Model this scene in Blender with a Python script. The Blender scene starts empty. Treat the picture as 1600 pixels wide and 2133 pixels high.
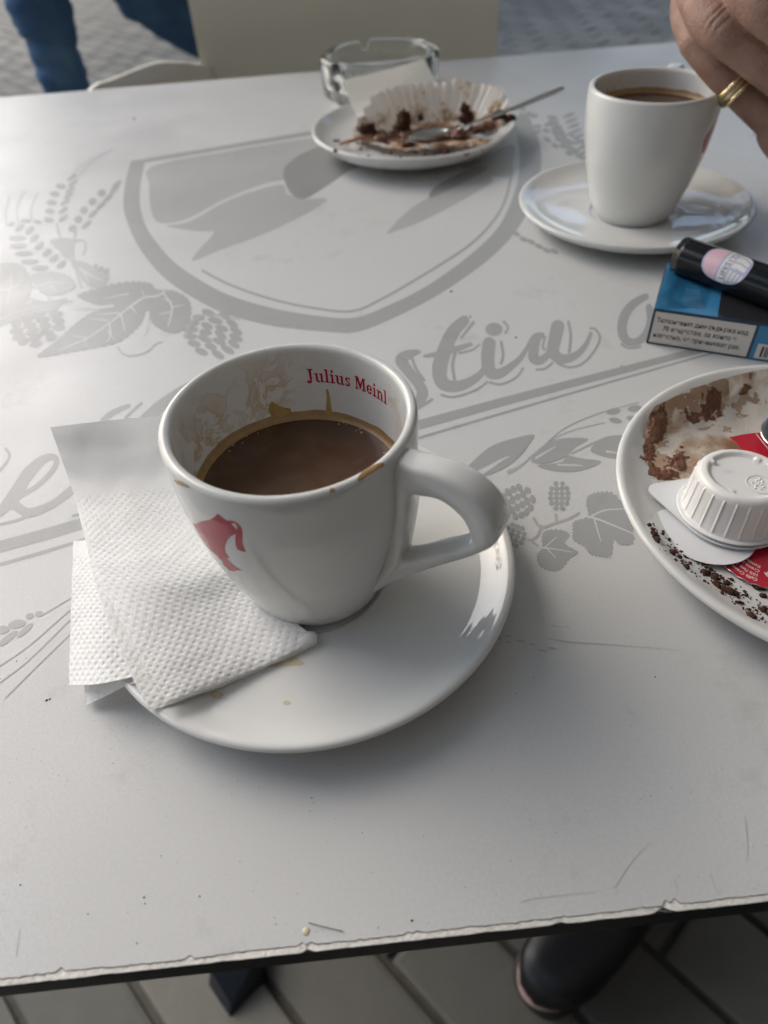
import bpy, bmesh, math, random
import numpy as np
from mathutils import Vector, Matrix, noise
from mathutils.geometry import tessellate_polygon
random.seed(7); rng = np.random.default_rng(7)
S = bpy.context.scene
COL = S.collection
R = math.radians

# ------------------------------------------------------------------ camera, world, sun, exposure
F, PITCH, ROLL, CH = 1477.2, 0.786988, -0.0726455, 228.98        # millimetres above the table top
_cp, _sp = math.cos(PITCH), math.sin(PITCH)
FW = np.array([0, _cp, -_sp]); _r = np.array([1., 0, 0]); _u = np.cross(_r, FW)
RT = math.cos(ROLL)*_r + math.sin(ROLL)*_u; UP = -math.sin(ROLL)*_r + math.cos(ROLL)*_u
O = np.array([0, 0, CH])
cd = bpy.data.cameras.new('camera'); cam = bpy.data.objects.new('camera', cd); COL.objects.link(cam)
M = Matrix(((RT[0], UP[0], -FW[0], 0), (RT[1], UP[1], -FW[1], 0), (RT[2], UP[2], -FW[2], CH/1000), (0, 0, 0, 1)))
cam.matrix_world = M
cd.sensor_fit = 'VERTICAL'; cd.sensor_height = 36; cd.sensor_width = 27
cd.lens = 36*F/2133; cd.clip_start = .01; cd.clip_end = 500
cd.dof.use_dof = True; cd.dof.focus_distance = .275; cd.dof.aperture_fstop = cd.lens/2.7
S.camera = cam
w = bpy.data.worlds.new('World'); S.world = w; w.use_nodes = True
nt = w.node_tree; bg = nt.nodes['Background']; sky = nt.nodes.new('ShaderNodeTexSky')
SUN_EL, SUN_AZ = 36, 48      # azimuth: degrees from +Y towards -X
sky.sky_type = 'NISHITA'; sky.sun_disc = False
sky.sun_elevation = R(SUN_EL); sky.sun_rotation = R(-SUN_AZ); sky.air_density = 1.0; sky.dust_density = 2.2; sky.ozone_density = 1.0
nt.links.new(sky.outputs[0], bg.inputs[0]); bg.inputs[1].default_value = .15
sd = bpy.data.lights.new('sun', 'SUN'); sun = bpy.data.objects.new('sun', sd); COL.objects.link(sun)
sd.energy = 0.85; sd.angle = R(56); sd.color = (1, .975, .94)
sv = Vector((-math.sin(R(SUN_AZ))*math.cos(R(SUN_EL)), math.cos(R(SUN_AZ))*math.cos(R(SUN_EL)), math.sin(R(SUN_EL))))
sun.rotation_euler = sv.to_track_quat('Z', 'Y').to_euler()
S.view_settings.view_transform = 'Standard'; S.view_settings.look = 'None'; S.view_settings.gamma = 1
S.view_settings.use_curve_mapping = False
S.view_settings.exposure = 1.1
S.view_settings.use_white_balance = True; S.view_settings.white_balance_temperature = 6450; S.view_settings.white_balance_tint = 9

# ------------------------------------------------------------------ helpers (millimetres in, metres out)
GZ = -740.0
def _dir(px, py): return FW + RT*((px-800)/F) - UP*((py-1066.5)/F)
def P(px, py, z=0.0):
    d = _dir(px, py); t = (z-CH)/d[2]; return O + d*t           # the point at height z that the photo shows there
def PD(px, py, dep): return O + _dir(px, py)*dep
def PY(px, py, y):
    d = _dir(px, py); return O + d*(y/d[1])
ORG = {}
def empty(name, label, cat, loc=(0, 0, 0), rz=0, group=None):
    o = bpy.data.objects.new(name, None); COL.objects.link(o); o.empty_display_size = .02
    o.location = [c/1000 for c in loc]; o.rotation_euler.z = rz
    ORG[o.name] = np.array(loc, float); return tag(o, label, cat, group)
def tag(o, label=None, cat=None, group=None, kind=None):
    for k, v in (('label', label), ('category', cat), ('group', group), ('kind', kind)):
        if v: o[k] = v
    return o
def obj(name, V, Fc, mat, parent=None, loc=None, smooth=True, local=False):
    """V in world mm (or local to the parent when local=True)"""
    V = np.asarray(V, float).reshape(-1, 3)
    org = ORG[parent.name] if parent else np.array(loc if loc is not None else (0, 0, 0), float)
    if not local: V = V - org
    me = bpy.data.meshes.new(name); me.from_pydata((V/1000).tolist(), [], Fc if isinstance(Fc, list) else Fc.tolist()); me.update()
    if smooth: me.shade_smooth()
    me.materials.append(mat)
    o = bpy.data.objects.new(name, me); COL.objects.link(o)
    if parent: o.parent = parent
    else: o.location = [c/1000 for c in org]
    ORG[o.name] = org
    return o
def objm(name, parts, mat, parent=None, **k):
    if name.startswith('printed') or name == 'lettering_outline': lay[1] += .014
    V, Fc = join(parts); return obj(name, V, Fc, mat, parent, **k)
def join(parts):
    V = []; Fc = []; n = 0
    for v, f in parts:
        v = np.asarray(v, float).reshape(-1, 3); V.append(v); Fc += [[i+n for i in q] for q in (f if isinstance(f, list) else f.tolist())]; n += len(v)
    return np.concatenate(V), Fc
def copy_tree(o, parent=None):
    c = o.copy(); COL.objects.link(c); c.parent = parent; ORG[c.name] = ORG[o.name]
    for ch in list(o.children): copy_tree(ch, c)
    return c
def evalmesh(o):
    dg = bpy.context.evaluated_depsgraph_get(); dg.update(); e = o.evaluated_get(dg)
    me = bpy.data.meshes.new_from_object(e)
    V = np.empty(len(me.vertices)*3); me.vertices.foreach_get('co', V); V = V.reshape(-1, 3)
    Fc = [list(p.vertices) for p in me.polygons]; bpy.data.meshes.remove(me); return V, Fc
def crom(pts, n=8, closed=False):
    p = np.array(pts, float); m = len(p); out = []
    for i in range(m if closed else m-1):
        if closed: a, b, c, d = p[(i-1) % m], p[i], p[(i+1) % m], p[(i+2) % m]
        else: a, b, c, d = p[max(i-1, 0)], p[i], p[i+1], p[min(i+2, m-1)]
        for k in range(n):
            t = k/n; out.append(.5*((2*b)+(-a+c)*t+(2*a-5*b+4*c-d)*t*t+(-a+3*b-3*c+d)*t**3))
    if not closed: out.append(p[-1])
    return np.array(out)
def lathe(prof, n=96, c=(0, 0, 0), cap=True):
    prof = np.asarray(prof, float); m = len(prof); a = np.linspace(0, 2*np.pi, n, endpoint=False)
    V = np.stack([np.outer(prof[:, 0], np.cos(a)), np.outer(prof[:, 0], np.sin(a)), np.repeat(prof[:, 1:2], n, 1)], -1).reshape(-1, 3)+np.array(c)
    Fc = []
    for i in range(m-1):
        for j in range(n):
            k = (j+1) % n; Fc.append([i*n+j, i*n+k, (i+1)*n+k, (i+1)*n+j])
    if cap:
        for i, rev in ((0, True), (m-1, False)):
            if prof[i, 0] > 1e-6: Fc.append([i*n+j for j in (range(n-1, -1, -1) if rev else range(n))])
    return V, Fc
def tube(pts, rad, n=10, flat=1.0, up=None):
    """tapered tube, flat<1 squashes it along the up vector"""
    p = np.asarray(pts, float); rad = np.broadcast_to(np.asarray(rad, float), (len(p),)); V = []; Fc = []
    t = np.gradient(p, axis=0); t /= np.linalg.norm(t, axis=1)[:, None]+1e-9
    u = np.array(up if up is not None else (0, 0, 1.), float); pu = None
    for i in range(len(p)):
        uu = (u if up is not None or pu is None else pu); s = np.cross(t[i], uu)
        if np.linalg.norm(s) < 1e-4: s = np.cross(t[i], [1, 0, 0.01])
        s /= np.linalg.norm(s); v = np.cross(s, t[i]); pu = v
        for k in range(n):
            a = 2*np.pi*k/n; V.append(p[i]+rad[i]*(np.cos(a)*s+flat*np.sin(a)*v))
    for i in range(len(p)-1):
        for k in range(n):
            q = (k+1) % n; Fc.append([i*n+k, i*n+q, (i+1)*n+q, (i+1)*n+k])
    Fc.append(list(range(n-1, -1, -1))); Fc.append([(len(p)-1)*n+k for k in range(n)])
    return V, Fc
def box(x0, y0, z0, x1, y1, z1, bev=0):
    if bev <= 0:
        V = [(x, y, z) for z in (z0, z1) for x, y in ((x0, y0), (x1, y0), (x1, y1), (x0, y1))]
        return V, [[3, 2, 1, 0], [4, 5, 6, 7], [0, 1, 5, 4], [1, 2, 6, 5], [2, 3, 7, 6], [3, 0, 4, 7]]
    bm = bmesh.new(); v, f = box(x0, y0, z0, x1, y1, z1); vs = [bm.verts.new(c) for c in v]
    for q in f: bm.faces.new([vs[i] for i in q])
    bmesh.ops.bevel(bm, geom=bm.edges[:], offset=bev, segments=2, affect='EDGES', profile=.6)
    V = [tuple(a.co) for a in bm.verts]; bm.verts.index_update(); Fc = [[a.index for a in q.verts] for q in bm.faces]; bm.free(); return V, Fc
def xf(part, rz=0, t=(0, 0, 0), M3=None):
    V = np.asarray(part[0], float); c, s = math.cos(rz), math.sin(rz)
    A = np.array([[c, -s, 0], [s, c, 0], [0, 0, 1.]]) if M3 is None else M3
    return V@A.T+np.array(t), part[1]
def text2d(s, size=10, bold=0.0, align='LEFT', shear=0, space=1.0, lines=1.0):
    c = bpy.data.curves.new('text', 'FONT'); c.body = s; c.size = size; c.offset = bold; c.align_x = align; c.shear = shear
    c.space_character = space; c.space_line = lines; c.resolution_u = 4
    o = bpy.data.objects.new('text', c); COL.objects.link(o); V, Fc = evalmesh(o)
    bpy.data.objects.remove(o); bpy.data.curves.remove(c); return V, Fc
def subdiv2d(V, Fc, maxlen):
    bm = bmesh.new(); vs = [bm.verts.new(c) for c in V]
    for q in Fc:
        try: bm.faces.new([vs[i] for i in q])
        except ValueError: pass
    bmesh.ops.triangulate(bm, faces=bm.faces[:])
    for _ in range(6):
        ed = [e for e in bm.edges if e.calc_length() > maxlen]
        if not ed: break
        bmesh.ops.subdivide_edges(bm, edges=ed, cuts=1); bmesh.ops.triangulate(bm, faces=bm.faces[:])
    bm.verts.index_update(); V2 = np.array([v.co[:] for v in bm.verts]); F2 = [[v.index for v in f.verts] for f in bm.faces]; bm.free(); return V2, F2
def fillpoly(loops):
    """2D loops (outer, holes) -> verts, tris"""
    L = [[Vector((float(a[0]), float(a[1]), 0)) for a in l] for l in loops]
    tr = tessellate_polygon(L); V = [tuple(v) for l in L for v in l]; return V, [list(t) for t in tr]

# ------------------------------------------------------------------ materials
def mat(name, color, rough=.5, spec=.5, metal=0, coat=0, noise_amt=0, noise_scale=40, bump=0, bump_scale=300, trans=0, ior=1.45, sss=0, build=None):
    m = bpy.data.materials.new(name); m.use_nodes = True; n = m.node_tree; b = n.nodes['Principled BSDF']
    b.inputs['Base Color'].default_value = (*color, 1); b.inputs['Roughness'].default_value = rough
    b.inputs['Specular IOR Level'].default_value = spec; b.inputs['Metallic'].default_value = metal; b.inputs['Coat Weight'].default_value = coat
    b.inputs['Coat Roughness'].default_value = .04; b.inputs['Transmission Weight'].default_value = trans; b.inputs['IOR'].default_value = ior
    if sss: b.inputs['Subsurface Weight'].default_value = sss; b.inputs['Subsurface Radius'].default_value = (.004, .003, .002); b.inputs['Subsurface Scale'].default_value = .6
    tc = n.nodes.new('ShaderNodeTexCoord'); last = None
    if noise_amt:
        t = n.nodes.new('ShaderNodeTexNoise'); t.inputs['Scale'].default_value = noise_scale; t.inputs['Detail'].default_value = 6
        n.links.new(tc.outputs['Object'], t.inputs['Vector'])
        mx = n.nodes.new('ShaderNodeMix'); mx.data_type = 'RGBA'
        mx.inputs[6].default_value = (*[c*(1-noise_amt) for c in color], 1); mx.inputs[7].default_value = (*[min(1, c*(1+noise_amt)) for c in color], 1)
        n.links.new(t.outputs['Fac'], mx.inputs[0]); n.links.new(mx.outputs[2], b.inputs['Base Color']); last = mx
    if bump:
        t2 = n.nodes.new('ShaderNodeTexNoise'); t2.inputs['Scale'].default_value = bump_scale; t2.inputs['Detail'].default_value = 4
        n.links.new(tc.outputs['Object'], t2.inputs['Vector']); bp = n.nodes.new('ShaderNodeBump'); bp.inputs['Strength'].default_value = bump; bp.inputs['Distance'].default_value = .001
        n.links.new(t2.outputs['Fac'], bp.inputs['Height']); n.links.new(bp.outputs[0], b.inputs['Normal'])
    if build: build(m, n, b, tc, last)
    return m
def N(n, typ, **kw):
    x = n.nodes.new(typ)
    for k, v in kw.items():
        if k.startswith('i_'): x.inputs[int(k[2:]) if k[2:].isdigit() else k[2:]].default_value = v
        else: setattr(x, k, v)
    return x
def ramp(n, src, stops):
    r = n.nodes.new('ShaderNodeValToRGB'); e = r.color_ramp.elements
    while len(e) < len(stops): e.new(.5)
    for q, (p, c) in zip(e, stops): q.position = p; q.color = (*c, 1) if len(c) == 3 else c
    n.links.new(src, r.inputs[0]); return r.outputs[0]
def mixc(n, fac, a, b):
    m = N(n, 'ShaderNodeMix', data_type='RGBA')
    for s, i in ((fac, 0), (a, 6), (b, 7)):
        if isinstance(s, (tuple, float, int)): m.inputs[i].default_value = s if not isinstance(s, tuple) or len(s) == 4 else (*s, 1)
        else: n.links.new(s, m.inputs[i])
    return m.outputs[2]
def math_(n, op, a, b=None, clamp=False):
    m = N(n, 'ShaderNodeMath', operation=op, use_clamp=clamp)
    for s, i in ((a, 0), (b, 1)):
        if s is None: continue
        if isinstance(s, (float, int)): m.inputs[i].default_value = s
        else: n.links.new(s, m.inputs[i])
    return m.outputs[0]

def lam_build(base):
    def f(m, n, b, tc, last):
        co = tc.outputs['Object']
        big = N(n, 'ShaderNodeTexNoise', i_Scale=7.0, i_Detail=5.0); n.links.new(co, big.inputs['Vector'])
        fine = N(n, 'ShaderNodeTexNoise', i_Scale=900.0, i_Detail=2.0); n.links.new(co, fine.inputs['Vector'])
        spk = N(n, 'ShaderNodeTexVoronoi', i_Scale=75.0); n.links.new(co, spk.inputs['Vector'])
        gate = N(n, 'ShaderNodeTexNoise', i_Scale=23.0, i_Detail=2.0); n.links.new(co, gate.inputs['Vector'])
        c = mixc(n, ramp(n, big.outputs['Fac'], [(.3, (0, 0, 0)), (.7, (1, 1, 1))]), tuple(x*.93 for x in base), tuple(min(1, x*1.03) for x in base))
        c = mixc(n, ramp(n, fine.outputs['Fac'], [(.35, (0, 0, 0)), (.65, (1, 1, 1))]), c, mixc(n, 1.0, c, tuple(x*.93 for x in base)))
        s = math_(n, 'LESS_THAN', spk.outputs['Distance'], .022); s2 = math_(n, 'GREATER_THAN', gate.outputs['Fac'], .6)
        c = mixc(n, math_(n, 'MULTIPLY', math_(n, 'MULTIPLY', s, s2), .55), c, (.16, .14, .13))
        # rubbed grey smudges
        sm = N(n, 'ShaderNodeTexNoise', i_Scale=28.0, i_Detail=9.0, i_Roughness=.75); n.links.new(co, sm.inputs['Vector'])
        c = mixc(n, ramp(n, sm.outputs['Fac'], [(.57, (0, 0, 0)), (.72, (.4, .4, .4))]), c, tuple(x*.62 for x in base))
        n.links.new(c, b.inputs['Base Color'])
        rg = N(n, 'ShaderNodeTexNoise', i_Scale=16.0, i_Detail=6.0); n.links.new(co, rg.inputs['Vector'])
        mr = N(n, 'ShaderNodeMapRange', i_1=.3, i_2=.7, i_3=.30, i_4=.46); n.links.new(rg.outputs['Fac'], mr.inputs[0]); n.links.new(mr.outputs[0], b.inputs['Roughness'])
        # fine woven grain pressed into the laminate
        mp = N(n, 'ShaderNodeMapping'); mp.inputs['Rotation'].default_value = (0, 0, R(45)); n.links.new(co, mp.inputs[0])
        w1 = N(n, 'ShaderNodeTexWave', i_Scale=520.0, i_Distortion=.6); w2 = N(n, 'ShaderNodeTexWave', i_Scale=520.0, i_Distortion=.6, bands_direction='Y')
        n.links.new(mp.outputs[0], w1.inputs[0]); n.links.new(mp.outputs[0], w2.inputs[0])
        h = math_(n, 'ADD', math_(n, 'MULTIPLY', math_(n, 'ADD', w1.outputs['Fac'], w2.outputs['Fac']), .35), fine.outputs['Fac'])
        bp = N(n, 'ShaderNodeBump', i_Strength=.32, i_Distance=.00012); n.links.new(h, bp.inputs['Height']); n.links.new(bp.outputs[0], b.inputs['Normal'])
    return f
LAMC = (.60, .605, .60)
m_lam = mat('laminate', LAMC, .38, .38, build=lam_build(LAMC))
m_print = mat('grey_print', (.37, .37, .37), .38, .38, build=lam_build((.37, .375, .372)))
m_print2 = mat('pale_grey_print', (.45, .45, .45), .38, .38, build=lam_build((.43, .435, .43)))
m_print3 = mat('dark_grey_print', (.28, .285, .28), .38, .38, build=lam_build((.295, .30, .297)))
m_edge = mat('table_edge_black', (.012, .013, .016), .45, .5, noise_amt=.4)
m_foot = mat('navy_black_metal', (.012, .018, .028), .35, .5)
m_core = mat('chipped_white_core', (.82, .80, .74), .7, .3, noise_amt=.15, bump=.6, bump_scale=900)
m_chip = mat('chip_line_brown', (.24, .19, .14), .8, .2)
def cer_build(m, n, b, tc, last):
    co = tc.outputs['Object']; t = N(n, 'ShaderNodeTexNoise', i_Scale=30.0, i_Detail=4.0); n.links.new(co, t.inputs['Vector'])
    n.links.new(mixc(n, t.outputs['Fac'], (.65, .66, .645), (.70, .70, .68)), b.inputs['Base Color'])
    r = N(n, 'ShaderNodeTexNoise', i_Scale=55.0, i_Detail=6.0); n.links.new(co, r.inputs['Vector'])
    mr = N(n, 'ShaderNodeMapRange', i_1=.4, i_2=.75, i_3=.015, i_4=.055); n.links.new(r.outputs['Fac'], mr.inputs[0]); n.links.new(mr.outputs[0], b.inputs['Roughness'])
    bb = N(n, 'ShaderNodeTexNoise', i_Scale=14.0, i_Detail=1.0); n.links.new(co, bb.inputs['Vector'])
    bp = N(n, 'ShaderNodeBump', i_Strength=.12, i_Distance=.002); n.links.new(bb.outputs['Fac'], bp.inputs['Height']); n.links.new(bp.outputs[0], b.inputs['Normal'])
m_cer = mat('white_glazed_ceramic', (.73, .735, .71), .09, .55, build=cer_build)
def cup_build(m, n, b, tc, last):
    cer_build(m, n, b, tc, last)
    co = tc.outputs['Object']; base = b.inputs['Base Color'].links[0].from_socket
    sp = N(n, 'ShaderNodeSeparateXYZ'); n.links.new(co, sp.inputs[0])
    rr = math_(n, 'SQRT', math_(n, 'ADD', math_(n, 'POWER', sp.outputs[0], 2.0), math_(n, 'POWER', sp.outputs[1], 2.0)))
    rel = math_(n, 'SUBTRACT', rr, math_(n, 'ADD', math_(n, 'MULTIPLY', sp.outputs[2], .11), .0298))   # inside wall is left of this line
    inside = math_(n, 'LESS_THAN', rel, .0025)
    az = math_(n, 'ARCTAN2', sp.outputs[1], sp.outputs[0])      # handle is at azimuth 0
    t = N(n, 'ShaderNodeTexNoise', i_Scale=95.0, i_Detail=7.0, i_Roughness=.62, i_Distortion=.9); n.links.new(co, t.inputs['Vector'])
    zone = N(n, 'ShaderNodeTexNoise', i_Scale=26.0, i_Detail=2.0); n.links.new(co, zone.inputs['Vector'])
    a1 = ramp(n, zone.outputs['Fac'], [(.42, (0, 0, 0)), (.56, (1, 1, 1))])
    zz = N(n, 'ShaderNodeMapRange', i_1=.086, i_2=.072, i_3=0.0, i_4=1.0); n.links.new(sp.outputs[2], zz.inputs[0])
    line = ramp(n, t.outputs['Fac'], [(.48, (0, 0, 0)), (.53, (1, 1, 1)), (.58, (.45, .45, .45)), (.68, (.3, .3, .3))])
    azm = ramp(n, math_(n, 'ADD', math_(n, 'MULTIPLY', az, 1/(2*math.pi)), .5), [(.0, (1, 1, 1)), (.06, (1, 1, 1)), (.11, (0, 0, 0)), (.60, (0, 0, 0)), (.63, (.7, .7, .7)), (.68, (.5, .5, .5)), (.72, (0.12, .12, .12)), (.84, (.25, .25, .25)), (.87, (1, 1, 1)), (1, (1, 1, 1))])
    k = math_(n, 'MULTIPLY', math_(n, 'MULTIPLY', math_(n, 'MULTIPLY', inside, a1), math_(n, 'MULTIPLY', line, azm)), math_(n, 'MULTIPLY', math_(n, 'MULTIPLY', zz.outputs[0], .8), math_(n, 'GREATER_THAN', sp.outputs[2], .048)))
    n.links.new(mixc(n, k, base, (.46, .31, .12)), b.inputs['Base Color'])
m_cup = mat('white_glazed_cup', (.73, .735, .71), .09, .55, build=cup_build)
m_red = mat('red_print_on_glaze', (.42, .018, .045), .12, .5)
def cof_build(m, n, b, tc, last):
    co = tc.outputs['Object']; t = N(n, 'ShaderNodeTexNoise', i_Scale=38.0, i_Detail=3.0, i_Distortion=1.6); n.links.new(co, t.inputs['Vector'])
    n.links.new(mixc(n, ramp(n, t.outputs['Fac'], [(.45, (0, 0, 0)), (.72, (1, 1, 1))]), (.085, .046, .027), (.12, .067, .040)), b.inputs['Base Color'])
m_cof = mat('coffee', (.06, .027, .013), .03, .5, build=cof_build)
m_foam = mat('coffee_foam', (.34, .215, .095), .35, .5, noise_amt=.3, noise_scale=300, bump=.3, bump_scale=700)
m_stain = mat('coffee_stain', (.42, .27, .11), .25, .5, noise_amt=.35, noise_scale=500)
m_stain2 = mat('faint_coffee_stain', (.60, .51, .36), .15, .5, noise_amt=.12, noise_scale=400)
def nap_build(m, n, b, tc, last):
    out = n.nodes['Material Output']; tr = N(n, 'ShaderNodeBsdfTranslucent'); tr.inputs[0].default_value = (.86, .85, .81, 1)
    mx = N(n, 'ShaderNodeMixShader'); mx.inputs[0].default_value = .14
    n.links.new(b.outputs[0], mx.inputs[1]); n.links.new(tr.outputs[0], mx.inputs[2]); n.links.new(mx.outputs[0], out.inputs[0])
m_nap = mat('paper_napkin', (.94, .94, .92), .95, .1, noise_amt=.02, noise_scale=220, bump=.22, bump_scale=1500, build=nap_build)
m_thin = mat('thin_backlit_paper', (.90, .89, .84), .95, .1, noise_amt=.03, noise_scale=200, build=lambda m, n, b, tc, last: (nap_build(m, n, b, tc, last), [setattr(x.inputs[0], 'default_value', .42) for x in n.nodes if x.type == 'MIX_SHADER']))
def stn_build(m, n, b, tc, last):
    nap_build(m, n, b, tc, last); co = tc.outputs['Object']
    t = N(n, 'ShaderNodeTexNoise', i_Scale=32.0, i_Detail=6.0, i_Roughness=.6, i_Distortion=.5); n.links.new(co, t.inputs['Vector'])
    n.links.new(ramp(n, t.outputs['Fac'], [(0, (.82, .79, .73)), (.47, (.76, .71, .63)), (.53, (.58, .44, .32)), (.60, (.36, .20, .11)), (1, (.18, .08, .04))]), b.inputs['Base Color'])
m_napst = mat('chocolate_stained_paper', (.8, .75, .66), .8, .2, bump=.5, bump_scale=1200, build=stn_build)
def liner_build(m, n, b, tc, last):
    nap_build(m, n, b, tc, last); co = tc.outputs['Object']
    t = N(n, 'ShaderNodeTexNoise', i_Scale=60.0, i_Detail=7.0, i_Roughness=.65); n.links.new(co, t.inputs['Vector'])
    sp = N(n, 'ShaderNodeSeparateXYZ'); n.links.new(co, sp.inputs[0])
    mr = N(n, 'ShaderNodeMapRange', i_1=.004, i_2=.022, i_3=.06, i_4=-.10); n.links.new(sp.outputs[2], mr.inputs[0])
    n.links.new(ramp(n, math_(n, 'ADD', t.outputs['Fac'], mr.outputs[0]), [(0, (.88, .86, .82)), (.46, (.86, .82, .75)), (.53, (.58, .38, .22)), (.60, (.20, .10, .055)), (1, (.09, .04, .025))]), b.inputs['Base Color'])
m_liner = mat('cupcake_paper', (.85, .8, .7), .8, .2, build=liner_build)
m_choc = mat('chocolate_cake', (.065, .028, .016), .75, .3, noise_amt=.5, noise_scale=400, bump=1, bump_scale=900)
m_cream = mat('chocolate_cream', (.175, .082, .048), .42, .45, noise_amt=.4, noise_scale=160, bump=.7, bump_scale=500)
m_glass = mat('pressed_glass', (.97, 1, .99), .02, .5, trans=1, ior=1.5)
m_steel = mat('steel', (.42, .44, .45), .16, .5, metal=1, noise_amt=.05)
m_plast = mat('white_plastic', (.80, .79, .77), .25, .5, sss=.15, noise_amt=.01)
m_foil = mat('white_lid_back', (.76, .77, .78), .35, .5)
m_redfoil = mat('red_lid', (.45, .012, .03), .3, .5, coat=.3)
m_white = mat('white_print', (.80, .76, .74), .4, .5)
m_silver = mat('silver_foil_edge', (.8, .78, .76), .25, .5, metal=1)
m_blue = mat('pack_blue', (.045, .21, .40), .2, .4, coat=.15, noise_amt=.15, noise_scale=30)
m_packdark = mat('pack_dark', (.025, .026, .03), .14, .4, coat=0)
m_label = mat('label_paper', (.62, .59, .56), .4, .5, noise_amt=.02)
m_ink = mat('black_ink', (.02, .02, .022), .5, .4)
m_navy = mat('pack_navy', (.02, .045, .08), .3, .5)
m_cello = mat('cellophane', (1, 1, 1), .04, .5, trans=1, ior=1.25)
m_black = mat('black_plastic', (.008, .010, .012), .18, .3, noise_amt=.1)
m_pink = mat('sticker_pink', (.62, .42, .50), .35, .5, noise_amt=.15, noise_scale=150)
m_lil = mat('sticker_lilac', (.36, .37, .52), .35, .5); m_pale = mat('sticker_pale', (.60, .61, .60), .35, .5); m_ind = mat('sticker_indigo', (.16, .17, .30), .35, .5)
m_gold = mat('gold', (.83, .67, .40), .18, .5, metal=1)
m_chair = mat('cream_plastic', (.88, .84, .71), .42, .5, noise_amt=.04, noise_scale=8)
m_joint = mat('sand_joint', (.12, .112, .095), .95, .1, noise_amt=.35, noise_scale=60, bump=.5, bump_scale=200)
def paver_build(m, n, b, tc, last):
    oi = N(n, 'ShaderNodeObjectInfo'); c0 = b.inputs['Base Color'].links[0].from_socket
    k = N(n, 'ShaderNodeMapRange', i_1=0.0, i_2=1.0, i_3=0.0, i_4=1.0); n.links.new(oi.outputs['Random'], k.inputs[0])
    mm = N(n, 'ShaderNodeMix', data_type='RGBA', blend_type='MULTIPLY'); mm.inputs[0].default_value = 1
    n.links.new(c0, mm.inputs[6]); n.links.new(mixc(n, k.outputs[0], (.72, .72, .70), (1.15, 1.13, 1.08)), mm.inputs[7]); n.links.new(mm.outputs[2], b.inputs['Base Color'])
m_paver = mat('concrete_paver', (.19, .184, .162), .75, .4, noise_amt=.14, noise_scale=25, bump=.6, bump_scale=160, build=paver_build)
def skin_build(m, n, b, tc, last):
    co = tc.outputs['Object']; t = N(n, 'ShaderNodeTexNoise', i_Scale=55.0, i_Detail=5.0); n.links.new(co, t.inputs['Vector'])
    n.links.new(ramp(n, t.outputs['Fac'], [(.3, (.27, .15, .115)), (.5, (.36, .22, .17)), (.75, (.45, .285, .225))]), b.inputs['Base Color'])
    v = N(n, 'ShaderNodeTexVoronoi', i_Scale=900.0); n.links.new(co, v.inputs['Vector'])
    f = N(n, 'ShaderNodeTexNoise', i_Scale=420.0, i_Detail=4.0); n.links.new(co, f.inputs['Vector'])
    bp = N(n, 'ShaderNodeBump', i_Strength=.7, i_Distance=.0005); n.links.new(math_(n, 'ADD', v.outputs['Distance'], f.outputs['Fac']), bp.inputs['Height']); n.links.new(bp.outputs[0], b.inputs['Normal'])
m_skin = mat('skin', (.43, .25, .18), .48, .4, sss=.12, build=skin_build)
m_hair = mat('dark_hair', (.03, .02, .015), .6, .4)
def jean_build(m, n, b, tc, last):
    co = tc.outputs['Object']
    t = N(n, 'ShaderNodeTexNoise', i_Scale=6.0, i_Detail=5.0); n.links.new(co, t.inputs['Vector'])
    n.links.new(ramp(n, t.outputs['Fac'], [(.3, (.035, .075, .15)), (.55, (.07, .14, .26)), (.75, (.16, .27, .42))]), b.inputs['Base Color'])
m_jean = mat('blue_denim', (.05, .11, .2), .9, .2, bump=.5, bump_scale=300, build=jean_build)
m_shoe = mat('black_leather', (.012, .012, .014), .35, .5, noise_amt=.3, noise_scale=20, bump=.2, bump_scale=60)
m_sole = mat('dark_sole', (.05, .04, .04), .6, .3)
m_toe = mat('pale_pink_rubber', (.5, .36, .33), .6, .3)
m_cloth = mat('dark_cloth', (.03, .032, .04), .9, .2, bump=.4, bump_scale=200)
m_shirt = mat('grey_shirt', (.11, .11, .115), .9, .2, bump=.4, bump_scale=200)
m_canopy = None
def can_build(m, n, b, tc, last): 
    out = n.nodes['Material Output']; tr = N(n, 'ShaderNodeBsdfTranslucent'); tr.inputs[0].default_value = (.62, .61, .565, 1)
    mx = N(n, 'ShaderNodeMixShader'); mx.inputs[0].default_value = .6
    n.links.new(b.outputs[0], mx.inputs[1]); n.links.new(tr.outputs[0], mx.inputs[2]); n.links.new(mx.outputs[0], out.inputs[0])
m_canopy = mat('parasol_cloth', (.40, .39, .34), .9, .1, build=can_build)
m_pole = mat('grey_metal', (.3, .3, .3), .4, .5, metal=.6)
m_plaster = mat('grey_plaster', (.16, .145, .125), .9, .2, noise_amt=.15, noise_scale=3)
m_pane = mat('dark_window', (.02, .025, .03), .05, .6)
m_leafg = mat('foliage', (.06, .10, .03), .7, .3, noise_amt=.4, noise_scale=3)
m_bark = mat('bark', (.12, .09, .06), .9, .1, noise_amt=.3)
m_dirt = mat('dark_crumb', (.05, .038, .03), .8, .3)

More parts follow.
